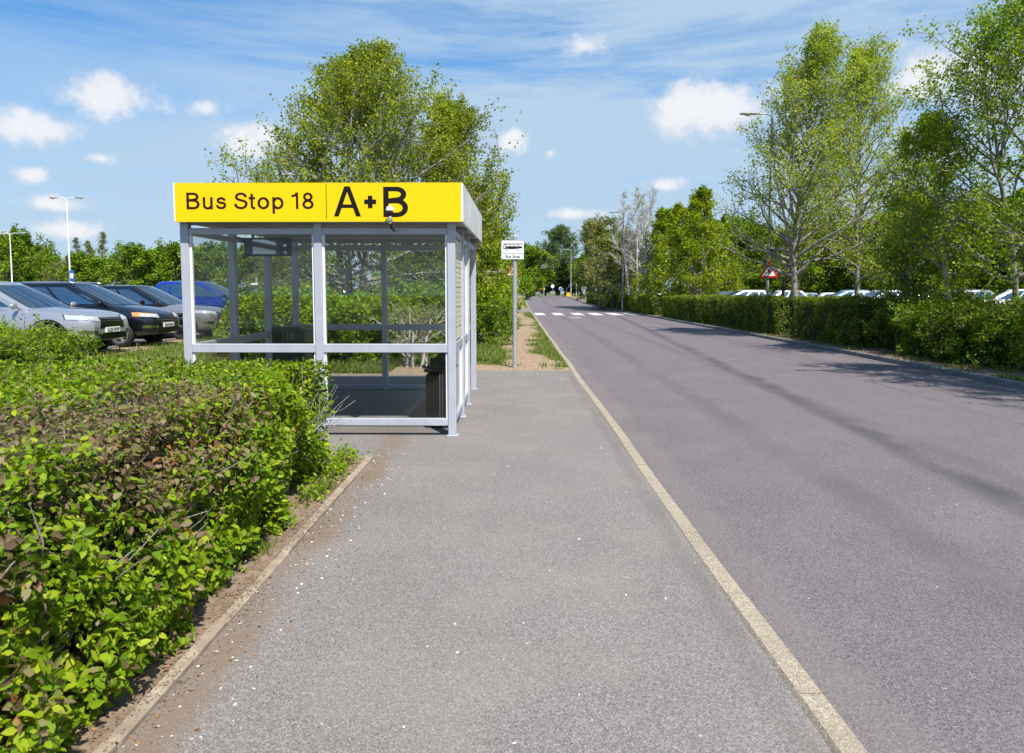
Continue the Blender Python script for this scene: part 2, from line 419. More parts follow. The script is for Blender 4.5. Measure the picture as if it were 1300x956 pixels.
M['leaf_wood'] = leaf_mat('leaf_wood', [(.0, (.050, .110, .007)), (.35, (.115, .225, .010)), (.7, (.200, .310, .014)), (1, (.32, .41, .03))], trans=.33)
M['leaf_lime'] = leaf_mat('leaf_lime', [(.0, (.075, .130, .006)), (.35, (.180, .270, .008)), (.7, (.290, .370, .012)), (1, (.42, .46, .03))], trans=.44)
M['leaf_brown'] = leaf_mat('leaf_brown', [(.0, (.075, .095, .016)), (.4, (.165, .200, .028)), (.75, (.245, .270, .055)), (1, (.34, .33, .12))], trans=.36)
M['leaf_dark'] = leaf_mat('leaf_dark', [(.0, (.016, .036, .008)), (.5, (.036, .070, .012)), (1, (.07, .11, .018))], trans=.25)
M['grass_blade'] = leaf_mat('grass_blade', [(.0, (.050, .095, .010)), (.4, (.10, .17, .018)), (.75, (.17, .23, .03)), (1, (.32, .29, .10))], trans=.3)
M['blossom'] = principled('blossom', (.75, .72, .62), rough=.7)
# ------------------------------------------------------------------ ground, road, pavement
def XR(Y):                                  # left face of the far kerb
    pts = [(-12, 8.55), (12, 8.94), (18, 9.14), (24.5, 9.26), (36.6, 9.38), (50.6, 9.48), (70, 9.15), (88, 8.6), (120, 8.4), (400, 8.4)]
    for (a, xa), (b, xb) in zip(pts, pts[1:]):
        if Y <= b: return xa + (xb - xa) * (Y - a) / (b - a)
    return 8.4
YS = [-12 + 2.0 * i for i in range(80)]
def strip(name, xl, xr, zl, zr_, ys, mat, kind='structure', nx=1):
    P_ = []
    for i in range(nx + 1):
        row = []
        for y in ys:
            a = xl(y) if callable(xl) else xl; b = xr(y) if callable(xr) else xr
            za = zl(y) if callable(zl) else zl; zb = zr_(y) if callable(zr_) else zr_
            t = i / nx; row.append(Vector((a + (b - a) * t, y, za + (zb - za) * t + rise(y))))
        P_.append(row)
    m = MB(); m.grid(P_); o = m.build(name, mat, recalc=False)
    for p in o.data.polygons: pass
    o.data.flip_normals() if o.data.polygons[0].normal.z < 0 else None
    return tag(o, kind=kind)

# base sheet to the horizon
gm, gnt = new_mat('far_grass')
go = N(gnt, 'ShaderNodeOutputMaterial'); gb = N(gnt, 'ShaderNodeBsdfPrincipled'); gnt.links.new(gb.outputs[0], go.inputs[0]); gb.inputs['Roughness'].default_value = .95
gn = N(gnt, 'ShaderNodeTexNoise'); gn.inputs['Scale'].default_value = .35; gn.inputs['Detail'].default_value = 9; gt = N(gnt, 'ShaderNodeTexCoord'); gnt.links.new(gt.outputs['Object'], gn.inputs['Vector'])
gr = ramp(gnt, [(.35, (.06, .09, .02)), (.55, (.10, .13, .03)), (.7, (.15, .13, .07))]); gnt.links.new(gn.outputs[0], gr.inputs[0]); gnt.links.new(gr.outputs[0], gb.inputs['Base Color'])
ys = [-400, -100, -30] + [y for y in YS if y > -12] + [200, 400, 1000, 3000]
m = MB(); m.grid([[Vector((x, y, rise(y) - .32)) for y in ys] for x in (-2500, -300, -80, -20, 0, 20, 80, 300, 2500)])
o = m.build('ground', gm, recalc=False); tag(o, kind='structure')
if o.data.polygons[0].normal.z < 0: o.data.flip_normals()

road_mat = asphalt('road_asphalt', (.102, .088, .094), (.158, .139, .147), 230, tint=(.20, .18, .17), stain=[
    line_stain((3.62, .075), .30, (.045, .042, .047), .68, .26, 3), line_stain((2.75, .01), .30, (.092, .078, .086), .5, .2, 15), line_stain((4.45, .01), .30, (.092, .078, .086), .45, .2, 18), line_stain((7.2, .02), .35, (.092, .078, .086), .4, .2, 25), line_stain((6.1, .050), .05, (.05, .048, .052), .55, .08, 8), line_stain((1.42, 0), .22, (.20, .18, .155), .4, .2, 11)])
strip('road', 1.20, lambda y: XR(y) + .02, -.10, -.10, YS, road_mat)
pave_mat = asphalt('pavement_asphalt', (.142, .130, .122), (.210, .193, .182), 270, tint=(.31, .255, .21), stain=[
    line_stain((-1.34, 0), .20, (.19, .135, .095), .8, .2, 4), line_stain((1.02, 0), .10, (.115, .105, .095), .45, .1, 9)])
YB = 13.4
m = MB()
A, B, C_, D_ = (-1.40, -12), (1.10, -12), (1.10, 14.2), (-1.40, 14.2)
m.grid([[Vector((x, y, 0)) for y in (-12, 6.57, YB, 14.1)] for x in (-1.40, -.2, 1.10)])
m.grid([[Vector((x, y, 0)) for y in (6.57, YB)] for x in (-4.2, -1.40)])
o = m.build('pavement', pave_mat); tag(o, kind='structure')
if o.data.polygons[0].normal.z < 0: o.data.flip_normals()

# near kerb, in lengths with joints; far kerb the same
def kerb(name, xf, width, z0, z1, y0, y1, step, mat):
    m = MB(); y = y0
    while y < y1:
        j = random.uniform(-.004, .004); g_ = random.uniform(.004, .009); ya, yb = y + g_, y + step - g_
        xa, xb = xf(ya) + j, xf(yb) + j
        vs = []
        for z, ins in ((z0, 0), (z1 - .018, 0), (z1, .018)):
            vs += [Vector((xa + ins, ya, z + rise(ya))), Vector((xa + width - ins, ya, z + rise(ya))), Vector((xb + width - ins, yb, z + rise(yb))), Vector((xb + ins, yb, z + rise(yb)))]
        fs = []
        for k in (0, 4):
            for q in range(4): fs.append((k + q, k + (q + 1) % 4, k + 4 + (q + 1) % 4, k + 4 + q))
        fs.append((8, 9, 10, 11)); m.add(vs, fs); y += step
    return tag(m.build(name, mat), kind='structure')
kerb('near_kerb', lambda y: 1.10 + .010 * math.sin(y * .9), .125, -.25, .006, -12, 135, .915, M['kerb_old'])
kerb('far_kerb', XR, .14, -.25, .012, -12, 130, .915, M['kerb_grey'])

# zebra bars across the road
m = MB()
for px0, px1 in ((679, 691), (702, 714), (726.5, 739), (749, 762), (773, 786), (797, 809)):
    x0, x1 = X_at(px0, 55.5, 399), X_at(px1, 55.5, 399)
    m.add([Vector((x0, 52.6, -.095)), Vector((x1, 52.6, -.095)), Vector((x1, 58.4, -.095)), Vector((x0, 58.4, -.095))], [(0, 1, 2, 3)])
x0 = X_at(719, 50, 402); m.add([Vector((x0, 47.2, -.095)), Vector((x0 + .85, 47.2, -.095)), Vector((x0 + .85, 47.9, -.095)), Vector((x0, 47.9, -.095))], [(0, 1, 2, 3)])
tag(m.build('zebra_marking', M['marking']), kind='structure')

# grass verge on the near side (attribute soil = bare trodden earth)
def nz(x, y, s, seed=0): return mnoise.noise(Vector((x * s + seed, y * s - seed, seed * .7)))
def soil_mask(x, y):
    n = nz(x, y, 1.1, 3) * .5 + nz(x, y, 3.1, 9) * .35
    v = 0
    if x > -2.6:
        c = .32 + .25 * math.sin(y * .21) ; w = .36 + .10 * math.sin(y * .5)
        v = max(v, sstep(w + .40, w * .2, abs(x - c) + n * 1.0))
        if y < 17.5:
            v = max(v, sstep(1.9, .5, (y - 14.1) + n * 1.7 + (.7 if x > .75 else 0)))
    if x < -7.5: v = max(v, .9 * sstep(8.9, 9.9, -x + n * .8))
    if y < 13.3 and x > -7: v = max(v, .75 * sstep(-.1, .3, n))
    return v
def vh(x, y): return -.010 + .215 * sstep(6.3, 9.7, -x) + .015 * nz(x, y, .8, 5) * sstep(1.25, .7, x) * (1 if y > 14.6 or x < -4.6 else 0)
gx = [-10.2 + .2 * i for i in range(57)]; gx[-1] = 1.10
gy = [-6 + .5 * i for i in range(38)] + [13.2 + .2 * i for i in range(110)] + [35.4 + 1.0 * i for i in range(22)] + [57.6 + 2 * i for i in range(39)]
V = np.array([(x, y, vh(x, y) + rise(y)) for x in gx for y in gy]); ny = len(gy)
Fq = np.array([(i * ny + j, (i + 1) * ny + j, (i + 1) * ny + j + 1, i * ny + j + 1) for i in range(len(gx) - 1) for j in range(ny - 1)])
sm = np.array([soil_mask(x, y) for x in gx for y in gy])
vm_, vnt = new_mat('verge_turf'); L_ = vnt.links
vo = N(vnt, 'ShaderNodeOutputMaterial'); vb = N(vnt, 'ShaderNodeBsdfPrincipled'); L_.new(vb.outputs[0], vo.inputs[0]); vb.inputs['Roughness'].default_value = .95; vb.inputs['Specular IOR Level'].default_value = .15
va = N(vnt, 'ShaderNodeAttribute', attribute_name='soil'); vt = N(vnt, 'ShaderNodeTexCoord')
vn = N(vnt, 'ShaderNodeTexNoise'); vn.inputs['Scale'].default_value = 9; vn.inputs['Detail'].default_value = 9; vn.inputs['Roughness'].default_value = .7; L_.new(vt.outputs['Object'], vn.inputs['Vector'])
g1 = ramp(vnt, [(.35, (.055, .085, .014)), (.5, (.11, .14, .025)), (.68, (.20, .18, .06))]); L_.new(vn.outputs[0], g1.inputs[0])
g2 = ramp(vnt, [(.32, (.17, .115, .07)), (.52, (.32, .235, .155)), (.7, (.42, .33, .24))]); L_.new(vn.outputs[0], g2.inputs[0])
va2 = N(vnt, 'ShaderNodeMath', operation='MULTIPLY_ADD'); va2.inputs[1].default_value = 1.0; L_.new(va.outputs['Fac'], va2.inputs[0])
va3 = N(vnt, 'ShaderNodeMath', operation='MULTIPLY_ADD'); va3.inputs[1].default_value = .9; va3.inputs[2].default_value = -.45; L_.new(vn.outputs[0], va3.inputs[0]); L_.new(va3.outputs[0], va2.inputs[2])
va4 = N(vnt, 'ShaderNodeMapRange'); va4.inputs[1].default_value = .3; va4.inputs[2].default_value = .6; L_.new(va2.outputs[0], va4.inputs[0])
vx = N(vnt, 'ShaderNodeMix', data_type='RGBA'); L_.new(va4.outputs[0], vx.inputs[0]); L_.new(g1.outputs[0], vx.inputs[6]); L_.new(g2.outputs[0], vx.inputs[7]); L_.new(vx.outputs[2], vb.inputs['Base Color'])
vbp = N(vnt, 'ShaderNodeBump'); vbp.inputs['Strength'].default_value = .6; vbp.inputs['Distance'].default_value = .03; L_.new(vn.outputs[0], vbp.inputs['Height']); L_.new(vbp.outputs[0], vb.inputs['Normal'])
o = quad_mesh('grass_verge', V, Fq, vm_, attrs={'soil': sm}, smooth=True); tag(o, kind='structure')

# grass blades
def blades(name, pts, hmin, hmax, rng, w=.006):
    n = len(pts); h = rng.uniform(hmin, hmax, n); a = rng.uniform(0, 2 * PI, n); lean = rng.uniform(.1, .7, n) * h
    d = np.stack([np.cos(a), np.sin(a), 0 * a], 1); s = np.stack([-np.sin(a), np.cos(a), 0 * a], 1)
    ww = (w * rng.uniform(.6, 1.5, n))[:, None]
    p = np.array(pts); tip = p + d * lean[:, None]; tip[:, 2] += h
    mid = p + d * (lean * .3)[:, None]; mid[:, 2] += h * .6
    V = np.stack([p - s * ww, p + s * ww, mid + s * ww * .7, tip, mid - s * ww * .7], 1)
    V = np.stack([V[:, 0], V[:, 1], V[:, 2], V[:, 4], V[:, 3]], 1).reshape(-1, 3)
    b = np.arange(n)[:, None] * 5
    F = np.concatenate([b + np.array([[0, 1, 2, 3]]), b + np.array([[3, 2, 4, 4]])], 1).reshape(-1, 4)
    # second face as a quad with a doubled tip is illegal; use triangles
    T = np.concatenate([b + np.array([[0, 1, 2]]), b + np.array([[0, 2, 3]]), b + np.array([[3, 2, 4]])], 1).reshape(-1, 3)
    o = quad_mesh(name, V, T, M['grass_blade'], attrs={'leaf': np.repeat(rng.random(n), 3)})
    return tag(o, kind='stuff')
rg = np.random.default_rng(3); pts = []
while len(pts) < 60000:
    y = 13.4 + 42 * rg.random() ** 2.1; x = rg.uniform(-6.5, 1.09)
    if y < 14.3 and x > -.9: continue
    n_ = nz(x, y, 2.3, 21)
    if rg.random() < soil_mask(x, y) * 1.15 + .25 * max(0, n_): continue
    pts.append((x, y, vh(x, y) + rise(y) - .01))
tag(blades('verge_grass', pts, .035, .12, rg, .007), cat=None)
pts = []
while len(pts) < 16000:
    x = rg.uniform(-10.0, -4.3); y = rg.uniform(6.6, 26)
    if rg.random() < soil_mask(x, y) * .9: continue
    pts.append((x, y, vh(x, y) - .01))
blades('rough_grass', pts, .05, .16, rg, .008)
# far verge
pts = []
while len(pts) < 5200:
    y = 10 + 60 * rg.random() ** 1.6; x = XR(y) + .14 + rg.random() ** 1.5 * 1.2
    if nz(x, y, 1.3, 4) < .05: continue
    pts.append((x, y, rise(y) - .01))
blades('kerbside_grass', pts, .03, .12, rg, .009)

# planting bed and its edging
bx = [-9.0 + .1 * i for i in range(76)]; bx[-1] = -1.455
by = [-4 + .1 * i for i in range(106)]
V = np.array([(x, y, .012 + .018 * nz(x, y, 2.5, 2) + .012 * nz(x, y, 9, 6)) for x in bx for y in by]); ny = len(by)
Fq = np.array([(i * ny + j, (i + 1) * ny + j, (i + 1) * ny + j + 1, i * ny + j + 1) for i in range(len(bx) - 1) for j in range(ny - 1)])
tag(quad_mesh('planting_bed', V, Fq, M['soil'], smooth=True), kind='structure')
m = MB(); y = -4.0
while y < 6.5:
    yb = min(y + .9, 6.52); j = random.uniform(-.006, .006)
    m.bevbox(-1.465 + j, -1.405 + j, y + .004, yb - .004, -.1, .022 + random.uniform(-.008, .006), .008); y += .9
m.bevbox(-2.6, -1.405, 6.525, 6.585, -.1, .022, .008)
m.bevbox(-4.2, -1.2, YB - .06, YB, -.1, .018, .008)
m.bevbox(-1.2, -.9, YB - .06, YB, -.1, .012, .008)
tag(m.build('bed_edging', M['edging']), kind='structure')

# side path to the crossing, car parks, far-side verge
strip('crossing_path', -9, 1.10, .004, .004, [56.5 + 1.5 * i for i in range(9)], pave_mat)
cp_mat = asphalt('car_park_asphalt', (.10, .098, .10), (.17, .165, .165), 120)
strip('car_park', -70, -10.2, .215, .215, YS, cp_mat)
strip('far_car_park', 17.5, 90, .12, .12, YS, cp_mat)
strip('far_verge', lambda y: XR(y) + 2.4, 17.5, .0, .12, YS, vm_, nx=8)
strip('far_bed', lambda y: XR(y) + .135, lambda y: XR(y) + 2.4, -.012, .0, YS, M['soil'], nx=4)
m = MB()
for k in range(26):
    y = -2 + 2.65 * k
    m.box(-15.2, -10.25, y - .05, y + .05, .216, .220)
tag(m.build('bay_marking', M['marking']), kind='structure')
m = MB(); y = -6
while y < 70:
    m.bevbox(-10.33, -10.2, y + .004, y + .91, .05, .255 , .012); y += .915
tag(m.build('car_park_kerb', M['kerb_grey']), kind='structure')

# ------------------------------------------------------------------ the shelter
YF = ground(574, 554).y
sx0, sx1, sx2 = X_at(238, YF, 440), X_at(405.5, YF, 440), X_at(573.5, YF, 440)
W = sx2 - sx0; BAY = 1.24; D = BAY * 3
sh = empty('bus_shelter', (sx0, YF + .045, 0))
tag(sh, 'grey glazed bus shelter with a yellow Bus Stop 18 A+B header sign', 'bus shelter')
pg = M['powder_grey']; HP = .045
xm = sx1 - sx0
def post(x, y, h=2.40):
    m = MB(); m.bevbox(x - HP, x + HP, y - HP, y + HP, 0, h, .006)
    m.bevbox(x - HP - .02, x + HP + .02, y - HP - .02, y + HP + .02, 0, .012, .004)
    return m.build('post', pg, sh)
posts = [(0, 0), (xm, 0), (W, 0), (0, BAY), (0, 2 * BAY), (0, D), (W / 2, D), (W, D), (W, 1.17), (W, 2.17)]
for x, y in posts: post(x, y, 2.395 + .055 * y / D)
def rail(a, b, z0, z1, t=.028):
    (xa, ya), (xb, yb) = a, b; m = MB(); g = HP - .001
    if abs(xb - xa) > abs(yb - ya): m.bevbox(min(xa, xb) + g, max(xa, xb) - g, ya - t, ya + t, z0, z1, .005)
    else: m.bevbox(xa - t, xa + t, min(ya, yb) + g, max(ya, yb) - g, z0, z1, .005)
    return m.build('rail', pg, sh)
def pane(a, b, z0, z1):
    (xa, ya), (xb, yb) = a, b; m = MB(); g = HP + .002
    if abs(xb - xa) > abs(yb - ya): m.add([Vector((x, ya, z)) for x, z in ((min(xa, xb) + g, z0), (max(xa, xb) - g, z0), (max(xa, xb) - g, z1), (min(xa, xb) + g, z1))], [(0, 1, 2, 3)])
    else: m.add([Vector((xa, y, z)) for y, z in ((min(ya, yb) + g, z0), (max(ya, yb) - g, z0), (max(ya, yb) - g, z1), (min(ya, yb) + g, z1))], [(0, 1, 2, 3)])
    return m.build('glass_pane', M['glass'], sh, recalc=False)
def bead(a, b, z0, z1):
    """slim glazing bead round a pane, on the outer face"""
    (xa, ya), (xb, yb) = a, b; m = MB(); g = HP; w = .024; t = .018
    for e in (0, 1):
        m = MB()
        if abs(xb - xa) > abs(yb - ya):
            x0, x1 = min(xa, xb) + g, max(xa, xb) - g
            if e == 0: m.box(x0, x0 + w, ya - t, ya + t, z0, z1)
            else: m.box(x1 - w, x1, ya - t, ya + t, z0, z1)
        else:
            y0, y1 = min(ya, yb) + g, max(ya, yb) - g
            if e == 0: m.box(xa - t, xa + t, y0, y0 + w, z0, z1)
            else: m.box(xa - t, xa + t, y1 - w, y1, z0, z1)
        m.build('glazing_bead', M['trim_white'], sh)
zt0, zt1, zm0, zm1, zb0, zb1 = Z_at(297, YF), Z_at(289, YF), Z_at(448, YF), Z_at(437, YF), Z_at(541, YF), Z_at(532, YF)
for a, b in (((0, 0), (xm, 0)), ((xm, 0), (W, 0))):
    rail(a, b, zt0, zt1, .034); rail(a, b, zm0, zm1, .036); rail(a, b, zb0, zb1, .034)
    for z0, z1 in ((zm1, zt0), (zb1, zm0)): pane(a, b, z0 + .002, z1 - .002); bead(a, b, z0 + .001, z1 - .001)
for k in range(3):
    a, b = (0, BAY * k), (0, BAY * (k + 1)); up = .02 * k
    rail(a, b, zt0 + up, zt1 + up); rail(a, b, zm0, zm1); rail(a, b, zb0, zb1)
    pane(a, b, zm1 + .002, zt0 + up - .002); pane(a, b, zb1 + .002, zm0 - .002)
for a, b in (((0, D), (W / 2, D)), ((W / 2, D), (W, D))):
    rail(a, b, 2.295, 2.385, .034); rail(a, b, .985, 1.085, .03); rail(a, b, .02, .075)
    pane(a, b, 1.087, 2.293); pane(a, b, .077, .983)
for a, b in (((W, 0), (W, 1.17)), ((W, 1.17), (W, 2.17))):
    rail(a, b, zt0, zt1); rail(a, b, zm0, zm1); rail(a, b, zb0, zb1)
    pane(a, b, zb1 + .002, zm0 - .002); bead(a, b, zb1 + .001, zm0 - .001); bead(a, b, zm1 + .001, zt0 - .001)
    pane(a, b, zm1 + .002, zt0 - .002)
rail((W, 2.17), (W, D), zt0 + .04, zt1 + .04)
# timetable poster behind the first side pane, cream sheet with faint ruled columns
m = MB(); m.box(W + .004, W + .020, .10, 1.08, zm1 + .03, zt0 - .03)
po = m.build('timetable_poster', M['paper'], sh)
m = MB()
for k in range(16): m.box(W + .0205, W + .0212, .18, 1.0, 1.2 + k * .058, 1.2 + k * .058 + (.004 if k % 4 else .012))
m.build('timetable_rows', M['sign_grey'], po)
# roof: soffit, purlins, top deck, fascia
fx0, fx1 = X_at(219.5, YF - .13, 255) - sx0, X_at(587.5, YF - .13, 255) - sx0
fy0, fy1 = -.17, D + .06
zf0, zf1 = Z_at(281, YF - .13), Z_at(231.8, YF - .13)
def zbot(y): return zf0 + .07 * (y - fy0) / (fy1 - fy0)
def ztop(y): return zf1 + .09 * (y - fy0) / (fy1 - fy0)
m = MB()
P0 = [(fx0 + .03, fy0 + .09), (fx1 - .03, fy0 + .09), (fx1 - .03, fy1 - .03), (fx0 + .03, fy1 - .03)]
m.add([Vector((x, y, zbot(y) + .035)) for x, y in P0] + [Vector((x, y, zbot(y) + .055)) for x, y in P0],
      [(0, 1, 2, 3), (4, 5, 6, 7), (0, 1, 5, 4), (1, 2, 6, 5), (2, 3, 7, 6), (3, 0, 4, 7)])
for k in range(18):
    x = fx0 + .12 + k * (fx1 - fx0 - .2) / 18
    m.add([Vector((x, fy0 + .1, zbot(fy0 + .1) + .034)), Vector((x + .03, fy0 + .1, zbot(fy0 + .1) + .026)), Vector((x + .06, fy0 + .1, zbot(fy0 + .1) + .034)),
           Vector((x, fy1 - .05, zbot(fy1) + .034)), Vector((x + .03, fy1 - .05, zbot(fy1) + .026)), Vector((x + .06, fy1 - .05, zbot(fy1) + .034))], [(0, 1, 4, 3), (1, 2, 5, 4)])
m.build('soffit', M['roof_under'], sh)
m = MB()
for y in (.02, 1.24, 2.48, 3.68): m.box(fx0 + .06, fx1 - .06, y - .03, y + .03, zbot(y) - .022, zbot(y) + .024)
m.build('roof_beam', M['roof_under'], sh)
m = MB(); m.add([Vector((x, y, ztop(y) - .06)) for x, y in P0] + [Vector((x, y, ztop(y) - .035)) for x, y in P0], [(0, 1, 2, 3), (4, 5, 6, 7), (0, 1, 5, 4), (1, 2, 6, 5), (2, 3, 7, 6), (3, 0, 4, 7)])
m.build('roof_deck', M['roof_top'], sh)
def side_panel(x0, x1, ya, yb):
    m = MB()
    m.add([Vector((x, y, z)) for x in (x0, x1) for y, z in ((ya, zbot(ya)), (yb, zbot(yb)), (yb, ztop(yb)), (ya, ztop(ya)))],
          [(0, 1, 2, 3), (4, 5, 6, 7), (0, 1, 5, 4), (1, 2, 6, 5), (2, 3, 7, 6), (3, 0, 4, 7)])
    return m.build('fascia_panel', M['fascia_white'], sh)
for x0, x1 in ((fx0, fx0 + .025), (fx1 - .025, fx1)):
    ys_ = [fy0 + .085, 1.05, 2.35, fy1]
    for a, b in zip(ys_, ys_[1:]): side_panel(x0, x1, a + .002, b - .002)
m = MB(); m.box(fx0 + .027, fx1 - .027, fy1 - .025, fy1, zbot(fy1), ztop(fy1)); m.build('fascia_panel', M['fascia_white'], sh)
# header sign: white tray, yellow face, lettering
m = MB(); m.bevbox(fx0, fx1, fy0, fy0 + .08, zf0, zf1, .004); tray = m.build('header_sign', M['trim_white'], sh)
yx0, yx1 = X_at(222, YF - .13, 255) - sx0, X_at(585.5, YF - .13, 255) - sx0
m = MB(); m.box(yx0, yx1, fy0 - .006, fy0 - .001, zf0 - .002, zf1 + .001); m.build('sign_face', M['sign_yellow'], tray)
YT = YF + .045 + fy0
def LX(px): return X_at(px, YT, 255) - sx0
def LZ(py): return Z_at(py, YT)
# grotesque capitals drawn as pen strokes (unit = cap height), each glyph one mesh
def arc(cx, cy, rx, ry, a0, a1, n=14):
    return [(cx + rx * math.cos(R(a0 + (a1 - a0) * k / n)), cy + ry * math.sin(R(a0 + (a1 - a0) * k / n))) for k in range(n + 1)]
def spline(pts_, n=6):
    p = [pts_[0]] + list(pts_) + [pts_[-1]]; o_ = []
    for i in range(1, len(p) - 2):
        for k in range(n):
            t = k / n; q = []
            for c in (0, 1):
                a, b_, c_, d_ = p[i - 1][c], p[i][c], p[i + 1][c], p[i + 2][c]
                q.append(.5 * (2 * b_ + (c_ - a) * t + (2 * a - 5 * b_ + 4 * c_ - d_) * t * t + (3 * b_ - a - 3 * c_ + d_) * t ** 3))
            o_.append(tuple(q))
    return o_ + [pts_[-1]]
def glyph(ch, w):
    h = w / 2
    if ch == 'B': return [[(h, 0), (h, 1)], [(h, 1 - h), (.36, 1 - h)] + arc(.36, .765 - h * .2, .20, .235 - h * .8, 90, -90)[1:] + [(h, .53)], [(h, .53), (.37, .53)] + arc(.37, .265 + h * .5, .235, .265 - h * .5, 90, -90)[1:] + [(h, h)]]
    if ch == 'u': return [[(h, .725), (h, .27)] + arc(h + .19, .25, .19, .25 - h + .02, 180, 335)[1:], [(.47, .725), (.47, 0)]]
    if ch in 'sS':
        q = [(.60, .72), (.55, .85), (.42, .93), (.32, .935), (.19, .89), (.115, .79), (.12, .68), (.19, .60), (.33, .545), (.50, .49), (.60, .40), (.61, .27), (.54, .14), (.42, .075), (.31, .068), (.17, .11), (.08, .21), (.055, .33)]
        if ch == 's': q = [(x * .80, y * .70 + (.022 if y < .5 else -.0)) for x, y in q]
        return [spline(q)]
    if ch == 't': return [[(.17, .93), (.17, .20)] + arc(.30, .19, .13, .13, 180, 270, 8)[1:] + [(.36, .06)], [(.0, .665), (.36, .665)]]
    if ch == 'o': return [arc(.30, .36, .235, .30, 0, 360, 28)]
    if ch == 'p': return [[(h, .725), (h, -.28)], arc(.30, .36, .235, .30, 0, 360, 28)]
    if ch == '1': return [[(.36, 0), (.36, 1)], spline([(.05, .795), (.20, .815), (.29, .87), (.345, .99)])]
    if ch == '8': return [arc(.30, .74, .19, .195, 0, 360, 24), arc(.30, .285, .235, .22, 0, 360, 26)]
    if ch == 'A': return 'poly'
    if ch == 'A_': return [[(.075, -.0), (.42, 1.0)], [(.81, -.0), (.465, 1.0)], [(.18, .355), (.70, .355)]]
def sign_glyph(ch, x0p, x1p, capp, basep, mat, w, parent):
    Hc = LZ(capp) - LZ(basep); quads = []; depth = 0
    if ch == 'A':
        m = MB(); X0, X1 = LX(x0p), LX(x1p)
        for si, poly in enumerate(([(0, 0), (.16, 0), (.4425, .82), (.4425, 1), (.352, 1)], [(.885, 0), (.533, 1), (.4425, 1), (.4425, .82), (.725, 0)], [(.20, .285), (.685, .285), (.645, .40), (.24, .40)])):
            m.add([Vector((X0 + x / .885 * (X1 - X0), fy0 - .0078 - .0004 * (si == 2), LZ(basep) + z * Hc)) for x, z in poly], [tuple(range(len(poly)))])
        return m.build('sign_letter', mat, parent)
    strokes = glyph(ch, w); m = MB(); allx = []
    polys = []
    for st in strokes:
        closed = len(st) > 3 and abs(st[0][0] - st[-1][0]) < 1e-6 and abs(st[0][1] - st[-1][1]) < 1e-6
        pl_ = [Vector(q) for q in (st[:-1] if closed else st)]; Ls = []; n = len(pl_)
        for i, p in enumerate(pl_):
            a = pl_[i - 1] if (i or closed) else None; c = pl_[(i + 1) % n] if (i < n - 1 or closed) else None
            d1 = (p - a).normalized() if a is not None else (c - p).normalized(); d2 = (c - p).normalized() if c is not None else d1
            n1, n2 = Vector((-d1.y, d1.x)), Vector((-d2.y, d2.x)); nn = (n1 + n2).normalized(); k = (w / 2) / max(.5, nn.dot(n1))
            Ls.append((p + nn * k, p - nn * k))
        polys.append((Ls, closed)); allx += [q.x for pr in Ls for q in pr]
    xa, xb = min(allx), max(allx); X0, X1 = LX(x0p), LX(x1p)
    for si, (Ls, closed) in enumerate(polys):
        y = fy0 - .0078 - .0004 * si
        def T(q): return Vector((X0 + (q.x - xa) / (xb - xa) * (X1 - X0), y, LZ(basep) + q.y * Hc))
        vs = [T(q) for pr in Ls for q in pr]; n = len(Ls)
        fs = [(2 * i, 2 * i + 1, 2 * ((i + 1) % n) + 1, 2 * ((i + 1) % n)) for i in range(n if closed else n - 1)]
        m.add(vs, fs)
    return m.build('sign_letter' if ch.isalpha() else 'sign_numeral', mat, parent)
for ch, a, b_ in (('B', 48, 163), ('u', 190, 276), ('s', 304, 393), ('S', 461, 579), ('t', 589, 645), ('o', 664, 767), ('p', 793, 891), ('1', 960, 1019), ('8', 1054, 1152)):
    sign_glyph(ch, 230 + a / 6.842, 230 + b_ / 6.842, 230 + 97 / 6.842, 230 + 241 / 6.842, M['ink'], .135, tray)
sign_glyph('A', 410 + 94 / 6.842, 410 + 330 / 6.842, 225 + 78 / 6.842, 225 + 340 / 6.842, M['ink_black'], .15, tray)
sign_glyph('B', 410 + 525 / 6.842, 410 + 740 / 6.842, 225 + 82 / 6.842, 225 + 345 / 6.842, M['ink_black'], .148, tray)
m = MB()
def sbox(xa, xb, ya, yb): m.box(LX(xa), LX(xb), fy0 - .0095, fy0 - .0065, LZ(yb), LZ(ya))
sbox(462.6, 477.8, 253.2, 258.8); m.build('plus_sign', M['ink_black'], tray)
m = MB(); m.box(LX(467.3), LX(473.0), fy0 - .0105, fy0 - .0070, LZ(263.8), LZ(248.4)); m.build('plus_sign', M['ink_black'], tray)
m = MB(); m.box(LX(414.0), LX(414.8), fy0 - .0078, fy0 - .0062, LZ(278), LZ(233.5)); m.build('divider_line', M['ink'], tray)
jm = principled('joint', (.70, .50, .01), rough=.5)
for px in (403.2, 529.5):
    m = MB(); m.box(LX(px), LX(px) + .0022, fy0 - .0066, fy0 - .0061, LZ(280.5), LZ(232)); m.build('sheet_joint', jm, tray)
